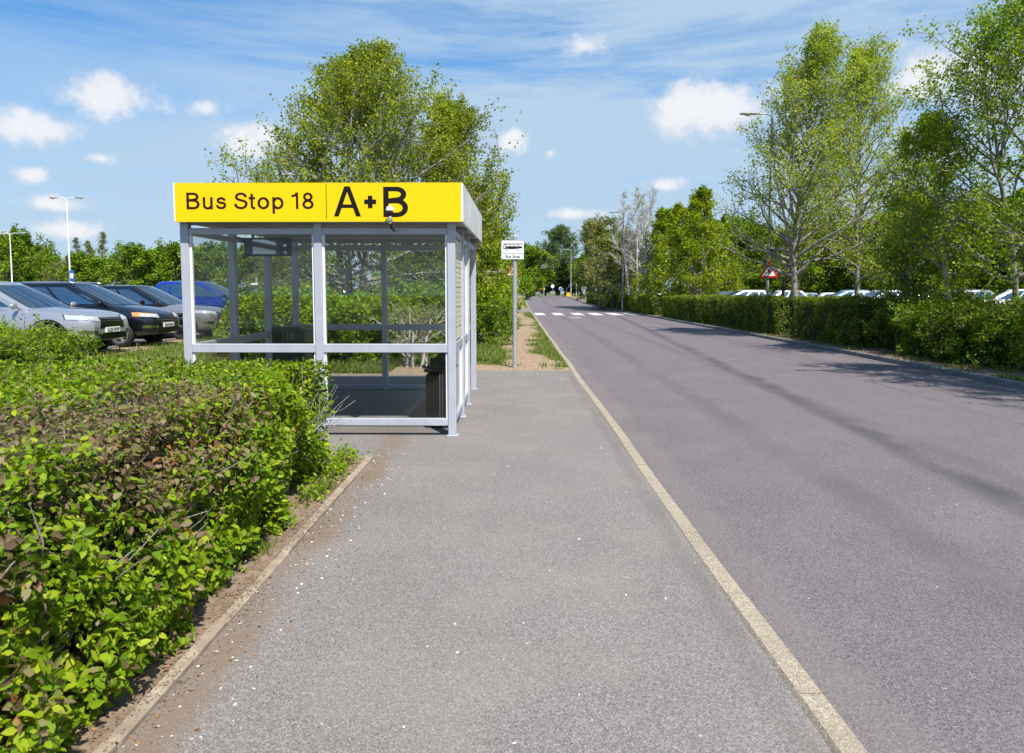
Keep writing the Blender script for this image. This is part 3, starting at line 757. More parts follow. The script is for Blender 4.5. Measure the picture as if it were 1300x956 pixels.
# small security light on a bracket under the header
lx = LX(497); lz = LZ(275)
m = MB(); m.tube([(lx, -.03, zt1 - .03), (lx, fy0 - .03, zt1 - .02), (lx, fy0 - .10, zt1 + .03)], .012, 8)
fl = m.build('security_light', M['plastic_black'], sh)
m = MB(); Mx = Matrix.Translation((lx, fy0 - .10, LZ(269)))
m.lathe([(.0, -.022), (.036, -.022), (.036, .0), (.0, .0)], 16, M=Mx); m.build('lamp_collar', M['plastic_black'], fl)
m = MB(); m.lathe([(.042, .001), (.043, .018), (.034, .04), (.018, .052), (0, .055)], 16, M=Mx); m.build('lamp_cap', M['trim_white'], fl, smooth=True)
m = MB(); Mx2 = Matrix.Translation((lx + .002, fy0 - .10, LZ(281))); m.lathe([(0, .05), (.018, .045), (.028, .02), (.028, -.015), (.016, -.035), (0, -.04)], 16, M=Mx2); m.build('sensor_head', M['chrome'], fl, smooth=True)
# dark box added in place of beam and reflections by the left glazing
dk = empty('reflection_box', (sx0 + .34, YF + 1.62, 0)); tag(dk, 'dark glossy box added for the dark reflections under the shelter roof by its left glazing', 'reflection stand-in')
c0 = MB(); c0.bevbox(-.30, .30, -.07, .07, 2.09, 2.33, .012); c0.build('box_body', M['plastic_black'], dk)
c0 = MB(); c0.box(-.27, .27, -.0745, -.0715, 2.115, 2.305); c0.build('box_front', M['screen'], dk)
for x in (-.2, .2):
    c0 = MB(); c0.box(x - .015, x + .015, -.015, .015, 2.328, 2.42); c0.build('hanger', M['pole_dark'], dk)

# litter bin with a pitched hood, just inside the right side
bn = empty('litter_bin', (X_at(559, YF + .62, 500), YF + .62, 0)); tag(bn, 'black litter bin with a pitched hood inside the shelter by its right side', 'litter bin')
bw = .155
m = MB(); m.bevbox(-bw, bw, -.17, .17, .03, .66, .03); m.build('bin_body', M['plastic_black'], bn)
m = MB(); m.bevbox(-bw - .02, bw + .02, -.19, .19, .665, .715, .02); m.build('rim', M['plastic_black'], bn)
m = MB()
hd = [(-bw - .01, .717), (bw + .01, .717), (bw + .01, .90), (.10, .935), (.05, .93), (-.01, .88)]
m.prism(hd, -.16, .16, Matrix.Identity(4)); hood = m.build('hood', M['plastic_black'], bn)
m = MB(); m.box(-.10, .10, -.163, -.1605, .74, .84); m.build('aperture', principled('bin_mouth', (.006, .006, .006), rough=.9), hood)
for s in (-1, 1):
    m = MB(); m.tube([(s * (bw + .025), -.06, .70), (s * (bw + .05), -.06, .73), (s * (bw + .05), .06, .73), (s * (bw + .025), .06, .70)], .011, 8)
    m.build('handle', M['plastic_black'], bn)
m = MB(); m.box(.008, .020, -.176, -.1695, .06, .65); m.box(.042, .050, -.176, -.1695, .06, .65); m.build('hinge_strip', M['steel_galv'], bn)
m = MB(); m.bevbox(-bw + .02, bw - .02, -.15, .15, 0, .032, .006); m.build('foot', M['rubber'], bn)

# green hooded bin in the back corner
yb = YF + 2.75
gb_ = empty('hooded_bin', (X_at(369, yb, 420), yb, 0)); tag(gb_, 'dark green bin with a domed hood in the back left corner of the shelter', 'litter bin')
zt = Z_at(414, yb)
m = MB(); m.bevbox(-.27, .27, -.22, .22, .02, zt - .24, .035); m.build('bin_body', M['plastic_green'], gb_)
m = MB(); hp = []
for k in range(13):
    t = PI * k / 12; hp.append((-.285 * math.copysign(abs(math.cos(t)) ** .45, math.cos(t)), (zt - .10) + .10 * math.sin(t) ** .6))
hp = hp + [(.285, zt - .238), (-.285, zt - .238)]
m.prism(hp, -.24, .24, Matrix.Identity(4)); hd = m.build('hood', M['plastic_green'], gb_)
m = MB(); m.box(-.235, -.06, -.2435, -.2408, zt - .215, zt - .085); m.build('aperture', bpy.data.materials['bin_mouth'], hd)
m = MB(); m.bevbox(-.03, .24, -.247, -.2405, zt - .215, zt - .08, .003); pl = m.build('number_panel', M['plastic_green'], hd)
text_mesh('bin_number', '10', .1, M['plastic_pale'], pl, Matrix.Translation((.03, -.2485, zt - .19)) @ Matrix.Rotation(PI / 2, 4, 'X'), fit=(.11, .085, 0))

# ------------------------------------------------------------------ bus stop flag
yb = ground(653.5, 466).y; xb = X_at(653.5, yb, 466)
bs = empty('bus_stop_flag', (xb, yb, 0)); tag(bs, 'white Bus Stop flag with a black bus symbol on a grey pole in trodden grass', 'bus stop sign')
m = MB(); m.tube([(0, 0, -.1), (0, 0, Z_at(299.5, yb))], .047, 16); m.build('pole', M['steel_galv'], bs, smooth=True, angle=40)
m = MB(); m.lathe([(.05, 0), (.05, .02), (0, .028)], 16, M=Matrix.Translation((0, 0, Z_at(299.5, yb) - .01))); m.build('pole_cap', M['trim_white'], bs)
def FX(px): return X_at(px, yb - .07, 317) - xb
def FZ(py): return Z_at(py, yb - .07)
m = MB(); m.bevbox(FX(636.3), FX(665.2), -.068, -.056, FZ(329.2), FZ(304.8), .004); pl = m.build('sign_plate', M['sign_white'], bs)
m = MB()
def fb(x0, x1, y0, y1, d=.0695): m.box(FX(x0), FX(x1), -d, -.0675, FZ(y1), FZ(y0))
fb(636.6, 664.9, 321.6, 322.3); m.build('divider_line', M['sign_grey'], pl)
m = MB()
for e in ((636.3, 665.2, 304.8, 305.3), (636.3, 665.2, 328.8, 329.2)): fb(*e)
fb(636.3, 636.7, 305.4, 328.7); fb(664.8, 665.2, 305.4, 328.7); m.build('border', M['sign_grey'], pl)
m = MB(); pts_ = [(638.9, 316.2), (639.4, 309.9), (640.0, 309.2), (662.6, 309.2), (663.1, 309.9), (663.1, 314.2), (662.0, 315.2), (652.0, 316.2)]
m.prism([(FX(a), FZ(b)) for a, b in pts_], -.0705, -.0685, Matrix.Identity(4)); bus = m.build('bus_symbol', M['ink_black'], pl)
m = MB()
for x0 in (642.6, 647.8, 653.0, 658.2): fb(x0, x0 + 4.3, 310.4, 312.7, .0725)
fb(640.2, 641.6, 310.6, 315.2, .0725)
for cx in (644.2, 656.8):
    m.lathe([(0, 0), (.021, 0), (.021, .003), (0, .003)], 14, M=Matrix.Translation((FX(cx), -.0725, FZ(316))) @ Matrix.Rotation(PI / 2, 4, 'X'))
m.build('window_symbol', M['sign_white'], bus)
for cx in (644.2, 656.8):
    m = MB(); m.lathe([(0, 0), (.015, 0), (.015, .0012), (0, .0012)], 14, M=Matrix.Translation((FX(cx), -.0760, FZ(316))) @ Matrix.Rotation(PI / 2, 4, 'X'))
    m.build('wheel_symbol', M['ink_black'], bus)
text_mesh('stop_lettering', 'Bus Stop', .1, M['ink_black'], pl, Matrix.Translation((FX(641.8), -.0688, FZ(327.3))) @ Matrix.Rotation(PI / 2, 4, 'X'), ext=.001, off=.002, fit=(FX(660) - FX(641.8), FZ(323.9) - FZ(327.3), 0))
for q in (309, 325):
    m = MB(); m.tube([(0, -.056, FZ(q)), (0, .0, FZ(q))], .02, 8); m.build('bracket', M['pole_dark'], bs)

# ------------------------------------------------------------------ triangular warning signs, lamps and the small far things
def tri(s, r=.0):
    h = s * math.sqrt(3) / 2; return [(-s / 2, -h / 3), (s / 2, -h / 3), (0, 2 * h / 3)]
def rounded(poly, r, n=4):
    out = []
    k = len(poly)
    for i in range(k):
        p0, p1, p2 = Vector(poly[i - 1]), Vector(poly[i]), Vector(poly[(i + 1) % k])
        a = p1 + (p0 - p1).normalized() * r; b = p1 + (p2 - p1).normalized() * r
        for j in range(n + 1):
            t = j / n; q = a * (1 - t) ** 2 + p1 * 2 * t * (1 - t) + b * t * t; out.append((q.x, q.y))
    return out
WALKER = [(-.05, .20), (.04, .20), (.10, .06), (.17, -.01), (.13, -.05), (.05, .03), (.03, -.08), (.10, -.22), (.14, -.34), (.07, -.34), (.02, -.22), (-.04, -.12), (-.10, -.24), (-.17, -.33), (-.22, -.29), (-.15, -.20), (-.09, -.06), (-.08, .04), (-.14, -.02), (-.20, -.08), (-.23, -.04), (-.14, .06)]
def warning_sign(parent, z, size, y=-.08, figure=True, x=0):
    T = Matrix.Translation((x, y, z))
    m = MB(); m.prism(rounded(tri(size), .04), -.003, .008, T); pl = m.build('sign_plate', M['sign_red'], parent)
    m = MB(); m.prism([(a, b) for a, b in rounded(tri(size * .66), .03)], -.006, -.0035, T); f = m.build('sign_field', M['sign_white'], pl)
    if figure:
        s = size * .42
        T2 = T @ Matrix.Translation((0, 0, size * .03))
        m = MB(); m.prism([(a * s * 1.2, b * s) for a, b in WALKER], -.009, -.0065, T2)
        m.lathe([(0, 0), (.075 * s, 0), (.075 * s, .0025), (0, .0025)], 12, M=T2 @ Matrix.Translation((0, -.0065, .29 * s)) @ Matrix.Rotation(PI / 2, 4, 'X'))
        m.build('walking_figure', M['ink_black'], pl)
    m = MB(); m.box(x - .03, x + .03, .009 + y, -.03, z - .02, z + .02); m.build('bracket', M['pole_dark'], parent)
    return pl
def street_lamp(name, loc, h, r0, arm, head_len, label, mat='pole_dark', group=None, two=False):
    """tapered pole, curved arm to the left (-x), lantern"""
    t = empty(name, loc); tag(t, label, 'street lamp', group)
    m = MB(); m.tube([(0, 0, -.1), (0, 0, 1.5), (0, 0, 1.55), (0, 0, h)], [r0, r0, r0 * .7, r0 * .42], 14); m.build('pole', M[mat], t, smooth=True, angle=40)
    for s in ((-1, 1) if two else (-1,)):
        pts_ = [(0, 0, h - .05)]
        for k in range(1, 9):
            a = PI / 2 * k / 8; pts_.append((s * arm * .55 * (1 - math.cos(a)), 0, h - .05 + .22 * math.sin(a)))
        pts_.append((s * arm, 0, h + .15 - (.0 if not two else .02)))
        m = MB(); m.tube(pts_, [r0 * .40] + [r0 * .34] * 9, 8); a_ = m.build('arm', M[mat], t, smooth=True, angle=40)
        m = MB()
        # lantern: tapered shell lofted along x
        secs = [(0, .035, .03), (.08, .06, .05), (.3, .10, .075), (.62, .115, .085), (.88, .10, .075), (1, .05, .04)]
        rows = []
        for tx, hw, hh in secs:
            rows.append([Vector((s * (arm - .06 + tx * head_len), hw * math.cos(q), h + .16 + hh * (math.sin(q) if math.sin(q) > 0 else .45 * math.sin(q)))) for q in [2 * PI * i / 14 for i in range(15)]])
        m.grid(rows)
        for row in (rows[0], rows[-1]): m.add(row[:-1], [tuple(range(14))])
        hd_ = m.build('lamp_head', M['lamp_body'], t, smooth=True, angle=50)
        m = MB(); m.lathe([(0, -.075), (.05, -.06), (.085, -.02), (.085, 0), (0, 0)], 14, M=Matrix.Translation((s * (arm + head_len * .55), 0, h + .14)) @ Matrix.Diagonal((1.6, 1, 1, 1)))
        m.build('lamp_bowl', M['lamp_glass'], hd_, smooth=True)
    return t
LY = 28.6
lx_ = X_at(974.5, LY, 360); lh = Z_at(146, LY, 950)
lp = street_lamp('street_lamp', (lx_, LY, 0), lh - .12, .085, .55, .82, 'tall grey street lamp standing in the hedge beside the red triangle sign', group='street lamps along the road')
tw = empty('warning_sign', (lx_, LY, 0)); tag(tw, 'red triangle warning sign with walking figure strapped to the tall lamp post by the hedge', 'road sign')
warning_sign(tw, Z_at(345.5, LY - .1), .82, y=-.115)
lY2 = 61.0
street_lamp('street_lamp', (X_at(791, lY2, 330), lY2, 0), Z_at(270, lY2) - .15, .085, .55, .8, 'street lamp half hidden among the bare white birch branches', group='street lamps along the road')
lY3 = 94.0
street_lamp('street_lamp', (X_at(745, lY3, 340), lY3, rise(lY3)), Z_at(308, lY3) - rise(lY3) * 1 - .15, .085, 1.1, .8, 'far street lamp at the end of the clipped hedge beside the direction board', 'steel_galv', group='street lamps along the road')
lY4 = 112.0
street_lamp('street_lamp', (X_at(725, lY4, 340), lY4, rise(lY4)), Z_at(317, lY4) - rise(lY4) - .15, .085, .75, .7, 'farthest street lamp, on the grass corner by the yellow bin', 'steel_galv', group='street lamps along the road')
cY = 47.0
street_lamp('street_lamp', (X_at(88, cY, 330), cY, .215), Z_at(251, cY) - .35, .075, .62, .62, 'double armed white lamp post behind the black car', 'trim_white', group='lamp posts in the car park', two=True)
zs = empty('zone_sign', (X_at(92.5, cY, 350), cY - .1, .215)); tag(zs, 'small blue zone plate on the double armed lamp post', 'sign')
m = MB(); m.bevbox(-.16, .16, -.02, 0, Z_at(357, cY) - .215, Z_at(343, cY) - .215, .004); m.build('sign_plate', M['sign_blue'], zs)
m = MB(); m.box(-.19, -.15, 0.001, .06, Z_at(352, cY) - .215, Z_at(350, cY) - .215); m.box(-.10, .10, -.023, -.0205, Z_at(353, cY) - .215, Z_at(347, cY) - .215); m.build('white_mark', M['sign_white'], zs)
cY = 57.0
street_lamp('street_lamp', (X_at(14, cY, 330), cY, .215), Z_at(296, cY) - .35, .075, .8, .62, 'single white lamp post left of the car park trees, nearest the photo edge', 'trim_white', group='lamp posts in the car park', two=True)

def sY(py):                                   # ground distance of a pixel row on the road's slope
    Y = 10.0
    while Y < 134 and CY - 61 + (CAM_H - rise(Y)) * F_PX / Y > py: Y += .25
    return Y
def post_thing(name, px, pyb, pyt, label, cat, r=.035, mat='steel_galv', Y=None):
    Y = Y or sY(pyb); x = X_at(px, Y, 370); t = empty(name, (x, Y, rise(Y))); tag(t, label, cat)
    m = MB(); m.tube([(0, 0, -.05), (0, 0, Z_at(pyt, Y) - rise(Y))], r, 10); m.build('post', M[mat], t, smooth=True, angle=40)
    return t, Y
def pz(py, Y): return Z_at(py, Y) - rise(Y)
# left-hand warning triangle, seen behind the bus stop pole
t, Y = post_thing('warning_sign', 651.2, 404, 336, 'red triangle warning sign half hidden behind the bus stop pole', 'road sign', Y=42.0)
warning_sign(t, pz(346, Y), .92, figure=True)
t, Y = post_thing('marker_post', 641.2, 390, 361, 'slim white marker post by the leafy tree beyond the bus stop', 'post', .085, 'trim_white', Y=73)
m = MB(); m.lathe([(.092, 0), (.092, .12)], 12, M=Matrix.Translation((0, 0, pz(366, Y)))); m.build('band', M['sign_grey'], t)
t, Y = post_thing('plate_post', 657.8, 387, 355, 'thin grey post carrying a small pale plate on the verge past the crossing path', 'sign', .045, Y=81)
m = MB(); m.bevbox(-.22, .22, -.07, -.05, pz(360, Y), pz(354, Y), .004); m.build('sign_plate', M['sign_white'], t)
t, Y = post_thing('notice_board', 667.3, 375.5, 366, 'white notice board at the far left end of the road', 'sign', .05, Y=128)
m = MB(); m.bevbox(-.34, .34, -.09, -.06, pz(374.5, Y), pz(366, Y), .006); m.build('board', M['sign_white'], t)
t, Y = post_thing('roadside_post', 690.3, 376, 358.5, 'plain grey post beside the yellow board at the road end', 'post', .07, Y=129)
m = MB(); m.lathe([(.08, 0), (.08, .08), (0, .12)], 10, M=Matrix.Translation((0, 0, pz(359, Y)))); m.build('post_cap', M['sign_grey'], t)
t, Y = post_thing('direction_board', 684, 376, 366.5, 'low yellow board at the far end of the road', 'sign', .05, 'sign_grey', Y=130)
m = MB(); m.bevbox(-.05, 1.15, -.09, -.06, pz(368.4, Y), pz(365.8, Y), .006); m.build('board', M['yellow_paint'], t)
m = MB(); m.tube([(1.0, 0, -.05), (1.0, 0, pz(366.5, Y))], .05, 8); m.build('post', M['sign_grey'], t)
def disc(parent, z, r, mat, y=-.08, name='sign_disc'):
    m = MB(); m.lathe([(0, 0), (r, 0), (r, .012), (0, .012)], 24, M=Matrix.Translation((0, y, z)) @ Matrix.Rotation(PI / 2, 4, 'X')); return m.build(name, M[mat], parent)
t, Y = post_thing('island_bollard', 701.5, 376, 360, 'traffic island post with a round white sign above an orange plate', 'road sign', .06, 'sign_grey', Y=127)
disc(t, pz(363.5, Y), .36, 'sign_grey'); disc(t, pz(363.5, Y), .31, 'sign_white', -.094, 'sign_field')
m = MB(); m.bevbox(-.17, .17, -.13, -.09, pz(372.6, Y), pz(370.4, Y), .02); m.build('bollard_plate', M['orange_paint'], t)
t, Y = post_thing('round_sign', 711.6, 376, 363.5, 'small round blue sign on a thin post at the road end', 'road sign', .045, Y=126)
disc(t, pz(366.6, Y), .32, 'sign_white'); disc(t, pz(366.6, Y), .25, 'sign_blue', -.094, 'sign_field')
t, Y = post_thing('round_sign', 741.2, 375, 363.0, 'round white sign by the far street lamp and hedge end', 'road sign', .045, Y=98)
disc(t, pz(366.2, Y), .31, 'sign_white', name='sign_disc'); disc(t, pz(366.2, Y), .22, 'sign_blue', -.094, 'sign_field').data.materials[0] = M['steel_galv']
t, Y = post_thing('green_post', 731.6, 376, 360, 'pale green post on the grass corner between the two farthest lamps', 'post', .075, 'sign_grey', Y=112)
t.children[0].data.materials[0] = principled('post_green', (.30, .40, .26), rough=.5)
m = MB(); m.lathe([(.085, 0), (.085, .07), (0, .1)], 10, M=Matrix.Translation((0, 0, pz(360.4, Y)))); m.build('post_cap', M['sign_grey'], t)
Y = 118; x = X_at(721.5, Y, 371); t = empty('grit_bin', (x, Y, rise(Y))); tag(t, 'yellow grit bin on the grass corner at the road end', 'grit bin')
m = MB(); m.bevbox(-.36, .36, -.28, .28, 0, .55, .04); m.build('bin_body', M['yellow_paint'], t)
m = MB(); m.prism([(-.40, .552), (.40, .552), (.36, .66), (.0, .74), (-.36, .66)], -.31, .31, Matrix.Identity(4)); m.build('lid', M['yellow_paint'], t)
Y = 92; x = X_at(747.5, Y, 352); t = empty('direction_board', (x, Y, rise(Y))); tag(t, 'grey backed direction board on two posts above the hedge end', 'road sign')
for q in (0.15, .8):
    m = MB(); m.tube([(q, .05, 0), (q, .05, pz(349, Y))], .045, 10); m.build('post', M['steel_galv'], t)
m = MB(); m.prism([(-.10, pz(355, Y)), (.98, pz(357, Y)), (1.02, pz(353.5, Y)), (.72, pz(348.6, Y)), (-.10, pz(348, Y))], -.03, .0, Matrix.Identity(4)); m.build('board', M['sign_grey'], t)
m = MB(); m.prism([(-.04, pz(351.6, Y)), (.70, pz(352.4, Y)), (.70, pz(351.9, Y)), (-.04, pz(351.1, Y))], -.034, -.031, Matrix.Identity(4)); m.build('board_line', M['sign_white'], t)

# blue upright panel on a post, seen through the left glazing
Y = 19.0; x = X_at(326, Y, 390); t = empty('blue_panel', (x, Y, vh(x, Y))); tag(t, 'narrow dark blue panel on a grey post behind the shelter left side', 'sign')
z0 = vh(x, Y)
m = MB(); m.tube([(0, .03, 0), (0, .03, Z_at(352, Y) - z0)], .03, 10); m.build('post', M['steel_galv'], t)
m = MB(); m.bevbox(-.10, .10, -.03, 0, Z_at(408, Y) - z0, Z_at(367, Y) - z0, .006); m.build('panel', M['sign_blue'], t)
m = MB(); m.box(-.06, .06, -.034, -.031, Z_at(400, Y) - z0, Z_at(393, Y) - z0); m.build('pale_mark', M['sign_white'], t)
m = MB(); m.bevbox(-.13, .06, -.06, .08, Z_at(362, Y) - z0, Z_at(359.5, Y) - z0, .006); m.build('cap', M['sign_white'], t)
# ------------------------------------------------------------------ cars
def lerp(a, b, t): return a + (b - a) * t
def interp(tab, x, c):
    for p, q in zip(tab, tab[1:]):
        if x <= q[0]:
            t = (x - p[0]) / (q[0] - p[0]); t = max(0, t); return lerp(p[c], q[c], t)
    return tab[-1][c]
KINDS = {   # stations: x (front +), z bottom, z top at the centre line, half width
    'suv': dict(st=[(-2.25, .50, .92, .66), (-2.20, .40, 1.02, .80), (-2.0, .30, 1.07, .89), (-1.5, .27, 1.07, .92), (-.5, .25, 1.05, .925), (.4, .25, 1.05, .925), (.95, .26, 1.06, .92), (1.35, .27, 1.03, .91), (1.75, .28, .985, .885), (2.02, .29, .93, .83), (2.17, .31, .86, .755), (2.25, .35, .74, .67)],
                gh=dict(b=(-2.16, 1.16, .845, 1.00), t=(-1.62, -.02, .60, 1.58), bul=(.24, .10)), wr=.355, ax=(-1.36, 1.38), roof=1.65),
    'mpv': dict(st=[(-2.15, .50, .95, .66), (-2.10, .40, 1.05, .79), (-1.9, .30, 1.08, .86), (-1.4, .26, 1.08, .88), (-.4, .24, 1.06, .885), (.5, .24, 1.06, .885), (1.05, .25, 1.07, .88), (1.40, .26, 1.03, .87), (1.72, .27, .97, .84), (1.95, .28, .89, .78), (2.08, .30, .81, .71), (2.15, .34, .70, .62)],
                gh=dict(b=(-2.08, 1.38, .815, 1.02), t=(-1.72, .12, .60, 1.58), bul=(.28, .12)), wr=.325, ax=(-1.32, 1.33), roof=1.66),
    'hatch': dict(st=[(-2.0, .48, .88, .62), (-1.95, .38, .97, .77), (-1.75, .28, 1.01, .85), (-1.3, .24, 1.01, .875), (-.4, .22, .98, .88), (.5, .22, .98, .88), (.95, .23, .99, .875), (1.25, .24, .95, .865), (1.6, .25, .89, .83), (1.85, .26, .82, .77), (1.96, .28, .75, .70), (2.02, .32, .65, .62)],
                gh=dict(b=(-1.93, 1.12, .80, .95), t=(-1.45, .18, .60, 1.44), bul=(.22, .10)), wr=.315, ax=(-1.22, 1.26), roof=1.49),
}
def ring(xr, xf, w, z, bulge, crown=0.0):
    """half outline from front centre to rear centre, y >= 0, then mirrored"""
    half = []
    for t in (0, .3, .58, .8, .93): half.append((xf - bulge[0] * t * t * .8, w * t * .985))
    half.append((xf - bulge[0] - .03, w * .985))
    xs0, xs1 = xf - bulge[0] - .16, xr + bulge[1] + .12
    for k in range(11):
        t = k / 10; half.append((lerp(xs0, xs1, t), w * (1.0 - .05 * (2 * t - 1) ** 2 * (1 if t > .5 else .6))))
    half.append((xr + bulge[1] + .015, w * .935))
    for t in (.85, .6, .3, 0): half.append((xr + bulge[1] * t * t * .8, w * t * .95))
    full = [Vector((x, y, z)) for x, y in half] + [Vector((x, -y, z)) for x, y in half[-2:0:-1]]
    return full, len(half)
TR = {}
def make_car(name, label, kind, paint_, loc, rz, plate='', cat='car', group=None, head='lamp_clear', rim='alloy', roof_paint=None, rails=False, cladding=True, grille='wide'):
    K = KINDS[kind]; root = empty(name, loc, rz); tag(root, label, cat, group)
    pm = M[paint_]; rp = M[roof_paint] if roof_paint else pm
    st = K['st']
    # ---- lower body, lofted, arches cut out
    rows = []
    xs_ = []
    for (a, *_r), (b, *_q) in zip(st, st[1:]):
        n = max(1, int((b - a) / .17)); xs_ += [a + (b - a) * k / n for k in range(n)]
    xs_.append(st[-1][0])
    for x in xs_:
        zb, zt, w = interp(st, x, 1), interp(st, x, 2), interp(st, x, 3); h = zt - zb
        sec = [(0, zb), (.60 * w, zb), (.86 * w, zb + .015), (.955 * w, zb + .07), (.985 * w, zb + .2 * h), (.992 * w, zb + .36 * h), (1.0 * w, zb + .55 * h), (.992 * w, zb + .68 * h), (.972 * w, zb + .80 * h), (.93 * w, zb + .91 * h), (.84 * w, zt - .028), (.66 * w, zt - .004), (.34 * w, zt + .012), (0, zt + .016)]
        rows.append([Vector((x, -y, z)) for y, z in sec] + [Vector((x, y, z)) for y, z in sec[-2:0:-1]])
    m = MB(); nsec = len(rows[0])
    m.grid([r + [r[0]] for r in rows])
    m.add(rows[0], [tuple(range(nsec))]); m.add(rows[-1], [tuple(range(nsec))])
    bm = bmesh.new(); me = bpy.data.meshes.new('tmp'); me.from_pydata(m.v, [], m.f); bm.from_mesh(me)
    bmesh.ops.remove_doubles(bm, verts=bm.verts, dist=1e-5); bmesh.ops.recalc_face_normals(bm, faces=bm.faces); bm.to_mesh(me); bm.free()
    me.materials.append(pm)
    body = bpy.data.objects.new('body', me); COL.objects.link(body)
    wr = K['wr']; wmax = max(s[3] for s in st)
    cut = MB()
    for ax in K['ax']:
        for s in (-1, 1):
            ring_ = [(ax + (wr + .055) * math.cos(2 * PI * k / 28), wr + (wr + .055) * math.sin(2 * PI * k / 28)) for k in range(28)]
            cut.prism(ring_, s * (wmax - .30), s * (wmax + .2), Matrix.Identity(4))
    co = cut.build('cutter', M['rubber'])
    md = body.modifiers.new('arch', 'BOOLEAN'); md.object = co; md.operation = 'DIFFERENCE'; md.solver = 'EXACT'; md.material_mode = 'TRANSFER'
    bpy.context.view_layer.update()
    dg = bpy.context.evaluated_depsgraph_get(); me2 = bpy.data.meshes.new_from_object(body.evaluated_get(dg))
    bpy.data.objects.remove(body); bpy.data.objects.remove(co)
    me2.polygons.foreach_set('use_smooth', [True] * len(me2.polygons)); me2.set_sharp_from_angle(angle=R(38))
    me2.name = 'car_body'
    body = bpy.data.objects.new('body', me2); COL.objects.link(body); body.parent = root
    bvh = BVHTree.FromPolygons([v.co.copy() for v in me2.vertices], [tuple(p.vertices) for p in me2.polygons])
    def decal(name_, c4, d, mat, off=.006, n=8, parent=None):
        """panel that hugs the body: four corners, thrown along d onto the skin"""
        d = Vector(d).normalized(); a, b, c, e = [Vector(q) for q in c4]; rows_ = []
        for i in range(n + 1):
            u = i / n; row = []
            for j in range(n + 1):
                v = j / n; p = a.lerp(b, u).lerp(e.lerp(c, u), v); hit = bvh.ray_cast(p - d * 2.0, d)
                row.append((hit[0] if hit[0] is not None else p) - d * off)
            rows_.append(row)
        q = MB(); q.grid(rows_); o_ = q.build(name_, M[mat], parent or root, smooth=True); return o_
    # ---- greenhouse
    g = K['gh']; (br, bf, bw_, bz), (tr_, tf, tw_, tz) = g['b'], g['t']; nz_ = 5; rings = []
    for k in range(nz_ + 1):
        t = k / nz_; bulge = .028 * 4 * t * (1 - t)
        q, nh = ring(lerp(br, tr_, t ** 1.15) - bulge, lerp(bf, tf, t ** .94) + bulge * .6, lerp(bw_, tw_, t ** 1.25) + bulge * .35, lerp(bz, tz, t), (lerp(g['bul'][0], g['bul'][0] * .8, t), g['bul'][1])); rings.append(q)
    cx = (tr_ + tf) / 2
    for f, dz in ((.94, .035), (.78, .055), (.45, .068)):
        rings.append([Vector((cx + (p.x - cx) * f, p.y * f, tz + (K['roof'] - tz) * dz / .068)) for p in rings[nz_]])
    m = MB(); nr = len(rings[0]); m.grid([r + [r[0]] for r in rings]); m.add(rings[-1], [tuple(range(nr))])
    cabin = m.build('cabin', rp, root, smooth=True, angle=45)
    def S(u, v):
        v = v * nz_; k = min(int(v), nz_ - 1); fv = v - k; u = u % nr; i = int(u); fu = u - i
        a = rings[k][i].lerp(rings[k][(i + 1) % nr], fu); b = rings[k + 1][i].lerp(rings[k + 1][(i + 1) % nr], fu); return a.lerp(b, fv)
    def window(name_, u0, u1, v0, v1, n=10, mat='screen', off=.007, trim=True, slant=(0, 0)):
        rows_ = []
        for i in range(n + 1):
            row = []
            for j in range(n + 1):
                t = i / n; vv = lerp(v0, v1, j / n); u = lerp(u0 + slant[0] * j / n, u1 + slant[1] * j / n, t)
                p = S(u, vv); nn = (S(u + .05, vv) - S(u - .05, vv)).cross(S(u, min(vv + .03, .999)) - S(u, max(vv - .03, 0)))
                nn.normalize(); c = Vector((cx, 0, p.z))
                if nn.dot(p - c) < 0: nn = -nn
                row.append(p + nn * off)
            rows_.append(row)
        q = MB(); q.grid(rows_); return q.build(name_, M[mat], cabin, smooth=True)
    n0 = nh - 1
    window('windscreen', -3.7, 3.7, .10, .95, 12)
    for s in (1, -1):
        window('side_window', s * 6.3, s * 9.3, .14, .90, slant=(0, 0)); window('side_window', s * 9.75, s * 12.9, .14, .90); window('side_window', s * 13.3, s * 15.4, .16, .88)
        if kind == 'mpv': window('side_window', s * 5.15, s * 6.05, .12, .6, off=.008)
    window('rear_window', n0 - 3.2, n0 + 3.2, .18, .88)
    if rails:
        for s in (1, -1):
            m = MB(); xs2 = [lerp(tr_ + .25, tf - .05, k / 8) for k in range(9)]
            m.tube([(x, s * (tw_ - .03), tz + .055 + .035 * math.sin(PI * min(1, max(0, k / 8))) ** .4) for k, x in enumerate(xs2)], .016, 8); m.build('roof_rail', M['alloy'], cabin, smooth=True)
